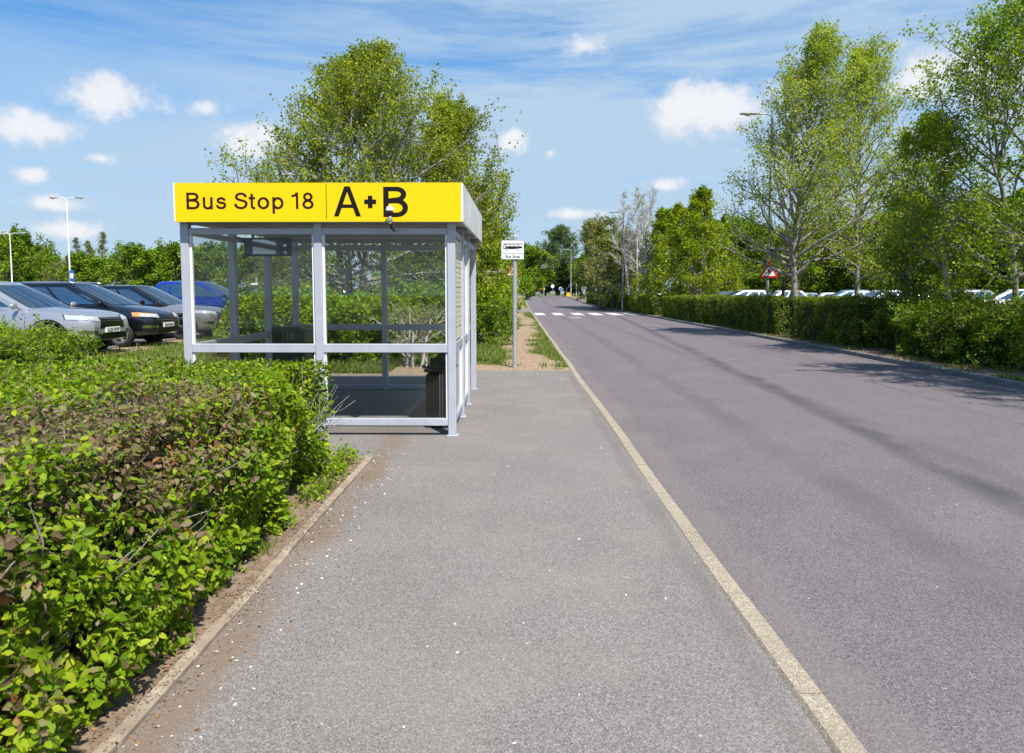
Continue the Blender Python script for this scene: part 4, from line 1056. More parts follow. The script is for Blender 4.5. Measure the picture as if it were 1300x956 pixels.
    # ---- wheels
    for ax in K['ax']:
        for s in (-1, 1):
            Mw = Matrix.Translation((ax, s * (wmax - .115), wr)) @ Matrix.Rotation(PI / 2 * s, 4, 'X') if s < 0 else Matrix.Translation((ax, s * (wmax - .115), wr)) @ Matrix.Rotation(-PI / 2, 4, 'X')
            Mw = Matrix.Translation((ax, s * (wmax - .115), wr)) @ Matrix.Rotation(-PI / 2 * s, 4, 'X')
            m = MB(); ri = wr * .70
            m.lathe([(ri, -.10), (wr - .03, -.10), (wr, -.07), (wr, .07), (wr - .03, .10), (ri + .02, .105), (ri, .09)], 28, M=Mw); wo = m.build('tyre', M['rubber'], root, smooth=True, angle=40)
            m = MB(); m.lathe([(ri - .005, -.09), (ri - .005, .085), (ri - .025, .085), (ri - .035, .03), (0, .02)], 28, M=Mw); wd = m.build('wheel_well', M['alloy_dark'], wo, smooth=True, angle=35)
            m = MB()
            for k in range(5):
                for dx in (-.10, .10):
                    a = 2 * PI * k / 5 + dx; Mr = Mw @ Matrix.Rotation(a, 4, 'Z')
                    m.bevbox(.03, ri - .012, -.022, .022, .045, .075, .008, M=Mr)
            m.lathe([(0, .085), (.05, .08), (.06, .05), (.055, .03)], 16, M=Mw); m.lathe([(ri - .03, .055), (ri - .028, .088), (ri - .004, .088), (ri - .004, .055)], 28, M=Mw)
            m.build('rim', M[rim], wo, smooth=True, angle=35)
    # ---- face
    xf = st[-1][0]
    def fz(f): return lerp(.30, interp(st, xf - .25, 2), f)
    W_ = wmax
    for s in (1, -1):
        hl = decal('headlight', [(xf, s * W_ * .46, fz(.72)), (xf - .45, s * W_ * .97, fz(.80)), (xf - .45, s * W_ * .965, fz(.965)), (xf, s * W_ * .50, fz(.885))], (-1, -s * .55, -.05), 'lamp_clear', .008)
        if head == 'lamp_amber':
            decal('indicator', [(xf - .02, s * W_ * .48, fz(.865)), (xf - .44, s * W_ * .97, fz(.925)), (xf - .44, s * W_ * .965, fz(.97)), (xf - .02, s * W_ * .50, fz(.89))], (-1, -s * .55, -.05), 'lamp_amber', .011, parent=hl)
            decal('indicator', [(xf - .32, s * W_ * .90, fz(.78)), (xf - .45, s * W_ * .97, fz(.80)), (xf - .45, s * W_ * .965, fz(.93)), (xf - .32, s * W_ * .90, fz(.91))], (-1, -s * .55, -.05), 'lamp_amber', .011, parent=hl)
        decal('headlight_bezel', [(xf, s * W_ * .43, fz(.70)), (xf - .48, s * W_ * .97, fz(.785)), (xf - .48, s * W_ * .965, fz(.985)), (xf, s * W_ * .47, fz(.90))], (-1, -s * .55, -.05), 'plastic_black', .004)
        decal('fog_light', [(xf, s * W_ * .58, fz(.28)), (xf - .3, s * W_ * .88, fz(.30)), (xf - .3, s * W_ * .88, fz(.42)), (xf, s * W_ * .58, fz(.40))], (-1, -s * .45, 0), 'chrome', .007)
        # mirrors
        m = MB(); secs = [(.0, .03), (.03, .075), (.12, .085), (.17, .06), (.19, .02)]
        rows_ = [[Vector((bf - .42 + .045 * math.cos(q) * r_ / .085, s * (bw_ + .05 + dy), bz + .10 + r_ * .85 * math.sin(q))) for q in [2 * PI * k / 12 for k in range(13)]] for dy, r_ in secs]
        m.grid(rows_); m.add(rows_[0][:-1], [tuple(range(12))]); m.add(rows_[-1][:-1], [tuple(range(12))])
        m.tube([(bf - .42, s * (bw_ - .06), bz + .03), (bf - .42, s * (bw_ + .07), bz + .075)], .022, 8)
        m.build('door_mirror', rp if kind != 'mpv' else M['plastic_black'], root, smooth=True, angle=50)
        # door seams and handles
        for x in (K['ax'][1] - .48, -.12, K['ax'][0] + .36):
            decal('door_seam', [(x, s, .34), (x + .012, s, .34), (x + .012, s, bz - .05), (x, s, bz - .05)], (0, -s, 0), 'plastic_black', .002, 6)
        for x in (.22, -.80):
            decal('door_handle', [(x, s, bz - .155), (x - .19, s, bz - .15), (x - .19, s, bz - .115), (x, s, bz - .12)], (0, -s, 0), paint_ if paint_ != 'paint_black' else 'chrome', .022, 4)
        if cladding: decal('sill', [(K['ax'][0] + wr + .09, s, .265), (K['ax'][1] - wr - .09, s, .265), (K['ax'][1] - wr - .09, s, .40), (K['ax'][0] + wr + .09, s, .40)], (0, -s, 0), 'plastic_black', .006, 8)
        decal('tail_light', [(-xf, s * W_ * .72, .82), (-xf + .3, s * W_ * .97, .84), (-xf + .3, s * W_ * .97, 1.0), (-xf, s * W_ * .74, 1.0)], (1, -s * .5, 0), 'lamp_red', .008)
        if cladding:
            for ax in K['ax']:
                rows_ = []
                for k in range(19):
                    a = PI * (k - 1) / 16; row = []
                    for rr in (wr + .05, wr + .105):
                        x, z = ax + rr * math.cos(a), wr + rr * math.sin(a); hit = bvh.ray_cast(Vector((x, s * 2, z)), Vector((0, -s, 0)))
                        y = hit[0].y if hit[0] is not None and abs(hit[0].y) > wmax - .12 else s * (wmax - .03)
                        row.append(Vector((x, y + s * .007, z)))
                    rows_.append(row)
                q = MB(); q.grid(rows_); q.build('arch_trim', M['plastic_black'], root, smooth=True)
    gr_ = decal('grille', [(xf, -W_ * .50, fz(.46)), (xf, W_ * .50, fz(.46)), (xf, W_ * .44, fz(.84)), (xf, -W_ * .44, fz(.84))], (-1, 0, 0), 'plastic_black', .005, 10)
    for k in range(4 if grille == 'wide' else 2):
        z = fz(.52 + .09 * k); decal('grille_bar', [(xf, -W_ * .44, z), (xf, W_ * .44, z), (xf, W_ * .44, z + .012), (xf, -W_ * .44, z + .012)], (-1, 0, 0), 'chrome', .014, 8, gr_)
    decal('lower_intake', [(xf, -W_ * .62, .30 + .05), (xf, W_ * .62, .30 + .05), (xf, W_ * .56, fz(.30)), (xf, -W_ * .56, fz(.30))], (-1, 0, 0), 'plastic_black', .006, 10)
    hit = bvh.ray_cast(Vector((4, 0, fz(.40))), Vector((-1, 0, 0))); px_ = hit[0].x + .022
    m = MB(); m.bevbox(px_ - .05, px_ + .006, -.26, .26, fz(.40) - .058, fz(.40) + .058, .004); pl = m.build('number_plate', M['plate_white'], root)
    if plate:
        Mx = Matrix.Translation((px_ + .007, -.225, fz(.40) - .038)) @ Matrix.Rotation(PI / 2, 4, 'Z') @ Matrix.Rotation(PI / 2, 4, 'X')
        text_mesh('plate_lettering', plate, .1, M['ink_black'], pl, Mx, ext=.001, off=.003, fit=(.45, .076, 0))
    hit = bvh.ray_cast(Vector((-4, 0, .70)), Vector((1, 0, 0))); 
    m = MB(); m.bevbox(hit[0].x - .03, hit[0].x + .05, -.26, .26, .64, .75, .004); m.build('number_plate', M['yellow_paint'], root)
    return root

CPZ = .22
# the near row, nose towards the road; photo x of each nose fixes how far it stands out
def nose(px, Y): return X_at(px, Y, 400)
make_car('parked_car', 'silver SUV nose out behind the small left shrub, nearest car in the row', 'suv', 'paint_silver', (nose(137, 15.4) - 2.25, 15.55, CPZ), 0, 'LL23 NVP', group='cars parked in the left car park', head='lamp_clear')
make_car('parked_car', 'black people carrier with amber headlights and silver roof rails', 'mpv', 'paint_black', (nose(212, 18.2) - 2.15, 18.25, CPZ), 0, 'KL64 OXA', group='cars parked in the left car park', head='lamp_amber', rails=True, cladding=False, grille='slim')
make_car('parked_car', 'grey SUV with a black roof parked beyond the black people carrier', 'suv', 'paint_graphite', (nose(283, 21.2) - 2.25, 21.25, CPZ - .03), 0, 'FX21 VHK', group='cars parked in the left car park', rim='alloy_dark', roof_paint='paint_black')
make_car('parked_car', 'bright blue car parked beyond the grey SUV and seen through the left glazing', 'mpv', 'paint_blue', (nose(338, 25.2) - 2.15, 25.4, CPZ + .16), 0, 'BV19 TGE', group='cars parked in the left car park', cladding=False)
make_car('parked_car', 'dark grey hatchback between the grey SUV and the blue car', 'hatch', 'paint_grey', (nose(283, 23.4) - 3.0, 23.35, CPZ), 0, '', group='cars parked in the left car park', cladding=False)
make_car('parked_car', 'white hatchback behind the bright hedge, glimpsed between two shelter posts', 'hatch', 'paint_white', (nose(408, 30), 30, CPZ), R(35), '', group='cars parked in the left car park', cladding=False)
make_car('parked_car', 'dark red car glimpsed behind the pale multi stemmed tree trunk', 'suv', 'paint_red', (nose(462, 36), 36, CPZ), R(20), '', group='cars parked in the left car park', cladding=False)

# far car park, seen over the hedge
protoc = {}
def far_car(px, Y, kind, pnt, rz, label, z=.14, **k):
    x = X_at(px, Y, 375); key = (kind, pnt)
    if key not in protoc:
        protoc[key] = make_car('parked_car', label, kind, pnt, (x, Y, z), rz, '', group='cars parked beyond the right hedge', cladding=False, **k)
        return protoc[key]
    c = copy_tree(protoc[key]); c.location = (x, Y, z); c.rotation_euler = (0, 0, rz); c['label'] = label; return c
far_car(834, 66, 'hatch', 'paint_white', R(200), 'white hatchback at the left end of the far row, below the bright green tree')
far_car(853, 62, 'hatch', 'paint_grey', R(195), 'grey hatchback second from the left end of the far row')
far_car(890, 56, 'hatch', 'paint_white', R(160), 'white hatchback left of the pale estate car, above the hedge', .2)
far_car(907, 52, 'suv', 'paint_grey', R(205), 'dark grey SUV just left of the pale estate car', .1)
far_car(938, 47, 'mpv', 'paint_silver', R(178), 'pale silver estate car side on, left of the tall lamp post', .17)
far_car(964, 50, 'hatch', 'paint_paleblue', R(200), 'pale blue hatchback right behind the tall lamp post')
far_car(985, 46, 'suv', 'paint_white', R(182), 'white SUV between the lamp post and the dark forked tree')
far_car(1010, 50, 'hatch', 'paint_silver', R(190), 'silver hatchback behind the dark forked tree')
far_car(1045, 44, 'hatch', 'paint_white', R(165), 'white hatchback right of the tree trunk rising through the hedge')
far_car(1066, 41, 'suv', 'paint_paleblue', R(170), 'pale blue SUV left of the pale second trunk')
far_car(1112, 39, 'suv', 'paint_white', R(190), 'white SUV just right of the pale second trunk')
far_car(1136, 36, 'hatch', 'paint_silver', R(165), 'silver hatchback half hidden by the white blossom bush')
far_car(1212, 37, 'suv', 'paint_silver', R(180), 'silver SUV behind the leaning pale trunk')
far_car(1283, 33, 'hatch', 'paint_white', R(150), 'white car with a sky blue windscreen at the right edge of the photo', .30)
# ------------------------------------------------------------------ vegetation
def leaf_quads(Pt, L, W, rng, up=.25, outward=None, oamt=.0, droop=0.0):
    """one diamond leaf per point"""
    n = len(Pt); a = rng.normal(size=(n, 3)); a[:, 2] *= .8
    nn = rng.normal(size=(n, 3)) * .75; nn[:, 2] += up
    if outward is not None: nn += outward * oamt; a += outward * .25
    a[:, 2] -= droop
    nn /= np.linalg.norm(nn, axis=1, keepdims=True) + 1e-9
    a -= nn * (a * nn).sum(1, keepdims=True); a /= np.linalg.norm(a, axis=1, keepdims=True) + 1e-9
    b = np.cross(nn, a); L = np.asarray(L)[:, None]; W = np.asarray(W)[:, None]
    V = np.stack([Pt, Pt + a * L * .48 + b * W * .5, Pt + a * L, Pt + a * L * .48 - b * W * .5], 1).reshape(-1, 3)
    return V, np.arange(n * 4).reshape(-1, 4)
def leaf_folded(Pt, L, W, rng, up=.4, outward=None, oamt=.5):
    """close-up leaf: pointed oval of six faces, folded on the midrib and curling at the tip"""
    n = len(Pt); a = rng.normal(size=(n, 3)); nn = rng.normal(size=(n, 3)) * .55; nn[:, 2] += up
    if outward is not None: nn += outward * oamt; a += outward * .45
    nn /= np.linalg.norm(nn, axis=1, keepdims=True); a -= nn * (a * nn).sum(1, keepdims=True); a /= np.linalg.norm(a, axis=1, keepdims=True)
    b = np.cross(nn, a); L = L[:, None]; W = W[:, None]; f = rng.uniform(.05, .28, n)[:, None]; cu = rng.uniform(-.05, .32, n)[:, None]
    def pt(t, s): return Pt + a * L * t + b * W * s + nn * (np.abs(s) * W * f * 2 - L * cu * t * t)
    V = np.stack([pt(0, 0), pt(.30, .43), pt(.30, 0), pt(.30, -.43), pt(.68, .36), pt(.68, 0), pt(.68, -.36), pt(1, 0)], 1).reshape(-1, 3)
    base = np.arange(n)[:, None] * 8
    T = np.concatenate([base + np.array([[q]]).reshape(1, 3) for q in ((0, 2, 1), (0, 3, 2), (1, 2, 5), (1, 5, 4), (2, 3, 6), (2, 6, 5), (4, 5, 7), (5, 6, 7))], 1).reshape(-1, 3)
    return V, T, 8

class Wood:
    def __init__(s): s.V = []; s.F = []; s.n = 0
    def tube(s, pts, rad, k=6):
        pts = np.asarray(pts, float); rad = np.asarray(rad, float); n = len(pts)
        d = np.gradient(pts, axis=0); d /= np.linalg.norm(d, axis=1, keepdims=True) + 1e-9
        ref = np.where(np.abs(d[:, 2:3]) < .9, [[0, 0, 1.0]], [[1.0, 0, 0]]); a = np.cross(d, ref); a /= np.linalg.norm(a, axis=1, keepdims=True) + 1e-9
        for i in range(1, n):
            v = a[i - 1] - d[i] * a[i - 1].dot(d[i]); a[i] = v / (np.linalg.norm(v) + 1e-9)
        b = np.cross(d, a); t = 2 * np.pi * np.arange(k) / k
        ring = pts[:, None] + (a[:, None] * np.cos(t)[None, :, None] + b[:, None] * np.sin(t)[None, :, None]) * rad[:, None, None]
        s.V.append(ring.reshape(-1, 3)); i = np.arange(n - 1)[:, None] * k; j = np.arange(k)[None]; j2 = (j + 1) % k
        s.F.append((np.stack([i + j, i + j2, i + k + j2, i + k + j], -1).reshape(-1, 4)) + s.n); s.n += n * k
    def build(s, name, mat, parent): return quad_mesh(name, np.concatenate(s.V), np.concatenate(s.F), mat, parent, smooth=True)

def limb(p, d, L, n, rng, wob, grav):
    pts = [np.array(p, float)]; d = np.array(d, float); d /= np.linalg.norm(d); st = L / n
    for i in range(n):
        d = d + rng.normal(size=3) * wob + np.array([0, 0, grav]); d /= np.linalg.norm(d); pts.append(pts[-1] + d * st)
    return np.array(pts)
def along(pts, t):
    x = t * (len(pts) - 1); i = min(int(x), len(pts) - 2); f = x - i
    d = pts[i + 1] - pts[i]; return pts[i] * (1 - f) + pts[i + 1] * f, d / (np.linalg.norm(d) + 1e-9)

def grow(seed, H, spread, stems=1, r0=.14, lean=(0, 0), start=.2, n1=34, n2=8, n3=5, prof=None, rise_=(.25, 1.1), leaves=10, leaf=(.07, .05), clump=.16, wob=.10, l2=.42, sep=.35, toplean=0.0, bare=0.0, leaf_t=.15, grav=.05, stem_h=(.86, 1.0), tw=1.0, env=None):
    """trunk(s), boughs, branches, twigs; returns wood and leaf positions/sizes"""
    rng = np.random.default_rng(seed); wd = Wood(); LP = []; 
    prof = prof or (lambda t: (1 - abs(2 * t - .75) ** 1.8) if t < .95 else .25)
    for s in range(stems):
        a0 = 2 * np.pi * (s + rng.random() * .5) / stems; off = sep * r0 * 4 * (stems > 1)
        base = np.array([np.cos(a0) * off, np.sin(a0) * off, -.05])
        d0 = np.array([lean[0] + np.cos(a0) * .14 * (stems > 1), lean[1] + np.sin(a0) * .14 * (stems > 1), 1.0])
        h = H * rng.uniform(*stem_h) if (stems > 1 and s) else H
        tr = limb(base, d0, h, 16, rng, wob * .42, .10); tr[:, 0] += toplean * np.linspace(0, 1, 17) ** 2
        rs = r0 * (1 if stems == 1 else .75); rad = rs * (1 - np.linspace(0, 1, 17)) ** .85 + .010; rad[0] *= 1.35
        wd.tube(tr, rad, 8)
        g = rng.random() * 6.28
        for i in range(max(4, n1 // stems)):
            t = start + (1 - start) * ((i + rng.random()) / max(1, n1 // stems)) ** .92; t = min(t, .985)
            p, d = along(tr, t); tt = (t - start) / (1 - start)
            g += 2.4 + rng.normal() * .4; el = rise_[0] + (rise_[1] - rise_[0]) * tt + rng.normal() * .15
            dr = np.array([np.cos(g) * np.cos(el), np.sin(g) * np.cos(el), np.sin(el)])
            Lb = spread * max(.12, prof(tt)) * rng.uniform(.72, 1.18); rb = min(rs * (1 - t) ** .8 * .62 + .006, .018 + Lb * .014)
            bp = limb(p, dr, Lb, 7, rng, wob, grav)
            if env:                                     # keep boughs inside the crown's outline
                st_ = rng.bit_generator.state
                for _ in range(9):
                    if env(bp[-1]) or Lb < .3: break
                    Lb *= .82; rng.bit_generator.state = st_; bp = limb(p, dr, Lb, 7, rng, wob, grav)
                if not env(bp[4]): continue
            pass; wd.tube(bp, rb * (1 - np.linspace(0, 1, 8)) ** .8 + .004, 5)
            LPp = []
            for j in range(n2):
                u = .22 + .78 * (j + rng.random()) / n2; u = min(u, .99); q, dq = along(bp, u)
                v = rng.normal(size=3); v -= dq * v.dot(dq); v /= np.linalg.norm(v); dd = dq * .75 + v * .75 + np.array([0, 0, .18])
                L2 = Lb * l2 * rng.uniform(.6, 1.2) * (1.1 - u * .55) + .12; b2 = limb(q, dd, L2, 4, rng, wob * 1.3, grav)
                if env and not env(b2[-1], 1.10): continue
                wd.tube(b2, np.linspace(max(.004, rb * .42), .0025, 5) * tw, 3)
                for k in range(n3):
                    w_ = .2 + .8 * (k + rng.random()) / n3; c, dc = along(b2, min(w_, .99))
                    v = rng.normal(size=3); dd = dc * .7 + v / np.linalg.norm(v) * .8; L3 = L2 * rng.uniform(.25, .55) + .06
                    b3 = limb(c, dd, L3, 2, rng, wob, .03); 
                    if bare or rng.random() < .5: wd.tube(b3, np.array([.003, .0022, .0014]) * tw, 3)
                    if rng.random() < bare: continue
                    if tt < leaf_t and rng.random() < .6: continue
                    m = rng.poisson(leaves)
                    if m: f = rng.random((m, 1)); LP.append(b3[0] * (1 - f) + b3[2] * f + rng.normal(size=(m, 3)) * clump * .33)
    LP = np.concatenate(LP) if LP else np.zeros((0, 3))
    return wd, LP, rng
def put_tree(name, label, loc, wood_, barkm, leafm, leaf, group=None, cat='tree', rz=0, up=.3, tone=(0, 1), droop=0.0, blossom=0):
    wd, LP, rng = wood_
    t = empty(name, loc, rz); tag(t, label, cat, group); wd.build('trunk', M[barkm], t)
    n = len(LP)
    if n:
        Lf = leaf[0] * rng.uniform(.6, 1.25, n); V, F = leaf_quads(LP, Lf, Lf * leaf[1] / leaf[0], rng, up=up, droop=droop)
        cl = np.array([mnoise.noise(Vector(p * .9)) for p in LP[::8]]).repeat(8)[:n]        # whole sprays run lighter or darker
        val = np.clip(tone[0] + (tone[1] - tone[0]) * (rng.random(n) * .75 + .25 + .45 * cl - .12), 0, 1)
        quad_mesh('crown', V, F, M[leafm], t, {'leaf': val})
    if blossom:
        idx = rng.choice(n, blossom, replace=True); nrm = LP[idx] - LP.mean(0); Bp = LP[idx] + .12 * nrm / (np.linalg.norm(nrm, axis=1, keepdims=True) + 1e-6)
        cn = np.array([mnoise.noise(Vector(p * 1.7)) for p in Bp]); Bp = Bp[cn > .08]
        V, F = leaf_quads(Bp, np.full(len(Bp), .07), np.full(len(Bp), .07), rng, up=.6); quad_mesh('blossom', V, F, M['blossom'], t)
    return t

def P_round(t): return max(.15, math.sin(PI * min(1, .16 + .84 * t)) ** .7)
def P_cone(t): return max(.10, (1 - t) ** .75 * (1 if t > .12 else .6 + t * 3))
def P_birch(t): return max(.12, (1 - t) ** .55 * (.55 + 1.0 * min(t, .35)))
def base_of(px, Y, z=None):
    x = X_at(px, Y, 380); return (x, Y, (z if z is not None else rise(Y)))
def top_h(py, Y, z0=0): return Z_at(py, Y) - z0

# --- the big tree behind the shelter: pale trunks low down, olive spring leaf, sky through its edge
def outline(rows, ox, seed, wob=.2):
    """crown outline test from (height, half width) rows about the axis x = ox, lumpy round the axis"""
    def f(p, k=1.0):
        z = p[2]
        if z > rows[-1][0] or z < rows[0][0] - .6: return z < rows[0][0]
        for (z0_, r0_), (z1_, r1_) in zip(rows, rows[1:]):
            if z <= z1_:
                r_ = r0_ + (r1_ - r0_) * max(0, (z - z0_)) / (z1_ - z0_); break
        a = math.atan2(p[1], p[0] - ox); r_ *= 1 + wob * mnoise.noise(Vector((math.cos(a) * 1.6 + seed, math.sin(a) * 1.6, z * .8))) * 1.6
        return math.hypot(p[0] - ox, p[1]) < r_ * k
    return f
Y = 21.5; z0 = .02
E1 = outline([(1.3, 2.8), (3.0, 4.3), (5.1, 4.4), (6.3, 3.6), (7.3, 2.75), (8.2, 1.8), (8.9, .8), (9.2, .35)], 1.15, 3)
w1 = grow(5, top_h(84, Y), 5.6, stems=3, r0=.15, start=.17, n1=105, n2=11, n3=6, prof=lambda t: 1 - .45 * t, rise_=(.05, 1.05), leaves=10.5, clump=.19, wob=.11, sep=.5, stem_h=(.80, .95), leaf_t=.08, env=E1)
put_tree('broadleaf_tree', 'big olive green tree with pale twin trunks right behind the bus shelter', base_of(446, Y), w1, 'bark_pale', 'leaf_olive', (.086, .058))
Y = 23.5
E2 = outline([(.8, 1.3), (1.8, 1.9), (3.5, 2.2), (5.0, 2.0), (6.4, 1.5), (7.6, .9), (8.3, .3)], -.1, 8)
w1 = grow(8, top_h(140, Y), 3.4, stems=2, r0=.12, start=.13, n1=70, n2=10, n3=5, prof=lambda t: 1 - .5 * t, rise_=(.0, 1.0), leaves=13, clump=.17, wob=.11, leaf_t=0, env=E2)
put_tree('broadleaf_tree', 'olive tree leaning out right of the shelter roof, behind the bus stop flag', base_of(578, Y), w1, 'bark_grey', 'leaf_olive', (.086, .058), tone=(.05, 1))
Y = 25.5
w1 = grow(9, top_h(318, Y), 1.3, stems=5, r0=.05, start=.05, n1=60, n2=7, n3=4, prof=P_round, rise_=(.0, 1.0), leaves=16, clump=.16, wob=.14, leaf_t=0, sep=1.2)
put_tree('leafy_bush', 'fresh green bush at the grass edge just right of the shelter posts', base_of(612, Y), w1, 'bark_grey', 'leaf_bright', (.09, .06), cat='bush')
# row on the near side, going away
Y = 40
w1 = grow(12, top_h(245, Y), 2.5, stems=3, r0=.12, start=.22, n1=60, n2=7, n3=4, prof=P_round, leaves=14, clump=.22, wob=.12, leaf_t=0)
put_tree('broadleaf_tree', 'yellow green tree over the left warning triangle', base_of(588, Y), w1, 'bark_grey', 'leaf_lime', (.13, .09))
Y = 58
w1 = grow(13, top_h(292, Y), 2.7, stems=3, r0=.12, start=.2, n1=60, n2=7, n3=4, prof=P_round, leaves=14, clump=.28, wob=.12, leaf_t=0)
put_tree('broadleaf_tree', 'bright lime green tree behind the bus stop flag pole', base_of(622, Y), w1, 'bark_grey', 'leaf_lime', (.17, .12), tone=(.1, 1))
Y = 78
w1 = grow(14, top_h(312, Y, rise(Y)), 3.2, stems=3, r0=.12, start=.05, n1=60, n2=7, n3=4, prof=P_round, leaves=14, clump=.32, wob=.12, leaf_t=0)
put_tree('broadleaf_tree', 'low green tree by the left kerb far along the road', base_of(636, Y), w1, 'bark_grey', 'leaf_wood', (.22, .15))
Y = 104
w1 = grow(15, top_h(345, Y, rise(Y)), 1.9, stems=4, r0=.06, start=.05, n1=44, n2=6, n3=4, prof=P_round, leaves=13, clump=.25, wob=.13, leaf_t=0)
put_tree('blossom_bush', 'pale blossoming bush at the left side of the road end', base_of(668, Y), w1, 'bark_grey', 'leaf_wood', (.2, .14), cat='bush', blossom=900)
# road end
Y = 150
ww = grow(21, top_h(291, Y, rise(Y)), 5.2, stems=3, r0=.3, start=.10, n1=70, n2=8, n3=4, prof=P_round, leaves=12, clump=.5, wob=.10, leaf_t=0, rise_=(.1, 1.1))
put_tree('willow_tree', 'tall soft grey green willow closing the end of the road', base_of(708, Y), ww, 'bark_grey', 'leaf_willow', (.34, .16), droop=.8)

def wood_copy(src, label, px, Y, pyt, rz=0, wx=1.0, z0=None, name=None):
    """copy of a tree scaled so that its top reaches a photo row"""
    c = copy_tree(src); z = rise(Y) if z0 is None else z0; c.location = base_of(px, Y, z); h = top_h(pyt, Y, z); s = h / src['h']; c.scale = (s * wx, s * wx, s); c.rotation_euler = (0, 0, rz); c['label'] = label
    if name: c.name = name
    return c
# three stock trees for the woods round the car parks
def stock(seed, name, H, spread, bark_, leafm, leaf, prof, label, px, Y, pyt, z0=None, group='trees round the car parks', tone=(0, 1), **k):
    kw = dict(stems=3, r0=.13, start=.07, n1=62, n2=7, n3=4, prof=prof, leaves=13, clump=.30, wob=.12, leaf_t=0); kw.update(k)
    w_ = grow(seed, H, spread, **kw); t = put_tree(name, label, (0, 0, 0), w_, bark_, leafm, leaf, group, tone=tone); t['h'] = H
    z = rise(Y) if z0 is None else z0; t.location = base_of(px, Y, z); s = top_h(pyt, Y, z) / H; t.scale = (s, s, s); return t
T1 = stock(31, 'broadleaf_tree', 6.0, 2.9, 'bark_grey', 'leaf_wood', (.20, .14), P_round, 'rounded green tree at the left photo edge behind the car park lamp post', 10, 64, 303, .2)
T2 = stock(32, 'broadleaf_tree', 8.0, 2.8, 'bark_grey', 'leaf_lime', (.16, .11), P_cone, 'bright green pointed tree beside the bare white birches', 880, 50, 243, n1=76, leaves=9)
T3 = stock(33, 'broadleaf_tree', 6.5, 3.0, 'bark_dark', 'leaf_dark', (.24, .17), P_round, 'dark green tree behind the far lamp posts at the road end', 738, 138, 333)
T4 = stock(34, 'broadleaf_tree', 6.5, 2.6, 'bark_grey', 'leaf_brown', (.17, .11), P_round, 'olive brown budding tree over the hedge end, left of the bare birches', 763, 72, 282, leaves=7, bare=.15, tone=(.2, 1), tw=1.8)
T5 = stock(35, 'young_birch', 8.0, 1.5, 'bark_pale', 'leaf_brown', (.14, .09), P_birch, 'thin leafy birch above the black car with the tallest top in the left row', 124, 78, 294, .2, stems=2, leaves=5, n1=46, bare=.2)
for a in [(T1, 'broad green tree left of the double armed lamp post', 45, 70, 320, 1.0, 1.25), (T4, 'brownish bush right behind the double armed lamp post', 84, 66, 336, 2.0, 1.3), (T1, 'green tree just right of the double armed lamp post', 118, 62, 330, 3.0, 1.4),
          (T1, 'dense green tree above the grey SUV with the black roof', 178, 58, 321, 4.0, 1.3), (T1, 'dark topped green tree next to the left shelter post', 212, 60, 319, 5.2, 1.15), (T1, 'leafy tree seen through the left shelter glass, top half', 262, 62, 318, .6, 1.35),
          (T1, 'green tree seen between the first and second side posts of the shelter', 322, 60, 322, 1.8, 1.2), (T4, 'light brown tree seen through the glass right of the blue panel', 352, 52, 318, 2.7, 1.2), (T1, 'green tree low behind the big trunks of the olive tree', 398, 58, 322, 3.6, 1.2),
          (T1, 'green tree low on the right, glimpsed through the back glass', 512, 54, 325, 2.2, 1.3), (T1, 'green tree beyond the fresh green bush', 566, 62, 318, 4.6, 1.3)]:
    wood_copy(a[0], a[1], a[2], a[3], a[4], a[5], a[6], .2)
for a in [('thin birch at the far left of the row of twiggy birches', 58, 82, 312, 1.0), ('thin birch between the two car park lamp posts', 74, 84, 316, 2.0), ('second tallest thin birch, left of the tallest', 110, 80, 303, 3.0), ('thin birch right of the tallest birch in the left row', 152, 84, 318, 4.0), ('rightmost thin birch near the left shelter post', 170, 82, 317, 5.0)]:
    wood_copy(T5, a[0], a[1], a[2], a[3], a[4], 1.0, .2)
for a in [(T3, 'dark tree in the middle of the road end, under the willow', 692, 140, 345, 1.2, 1.3), (T3, 'dark tree behind the white notice board', 672, 136, 340, 2.2, 1.2), (T3, 'dark tree beneath the right side of the willow', 718, 146, 338, 3.3, 1.3),
          (T1, 'green tree between the willow and the far lamp posts', 752, 128, 322, 4.4, 1.3), (T1, 'green tree left of the willow at the road end', 676, 132, 318, 1.5, 1.2),
          (T4, 'brown twiggy tree right of the direction board', 782, 66, 300, 5.0, 1.3), (T1, 'dense green tree low behind the bare birches', 812, 72, 318, .4, 1.4),
          (T2, 'lime green tree right of the bright pointed tree', 908, 56, 282, 2.5, 1.25), (T1, 'green tree behind the pale silver estate car', 938, 64, 288, 1.1, 1.3), (T1, 'green tree below the arm of the tall street lamp', 966, 62, 300, 3.1, 1.25),
          (T1, 'dark green tree behind the dark forked tree', 1000, 60, 298, 4.9, 1.35), (T1, 'shadowy tree between the two tall airy trees', 1052, 60, 292, 2.9, 1.3), (T1, 'green tree behind the second pale trunk', 1104, 58, 288, 5.6, 1.3), (T1, 'shadowy tree behind the white blossom bush', 1160, 54, 285, .2, 1.4),
          (T1, 'green tree behind the leaning pale trunk', 1215, 52, 280, 3.9, 1.3), (T1, 'green tree behind the car with the sky blue windscreen', 1270, 50, 270, 1.9, 1.4), (T1, 'shadowy tree at the right photo edge behind the parked cars', 1325, 46, 260, .9, 1.4), (T2, 'pointed green tree left of the tall street lamp', 848, 58, 268, 4.1, 1.1)]:
    wood_copy(a[0], a[1], a[2], a[3], a[4], a[5], a[6], None)

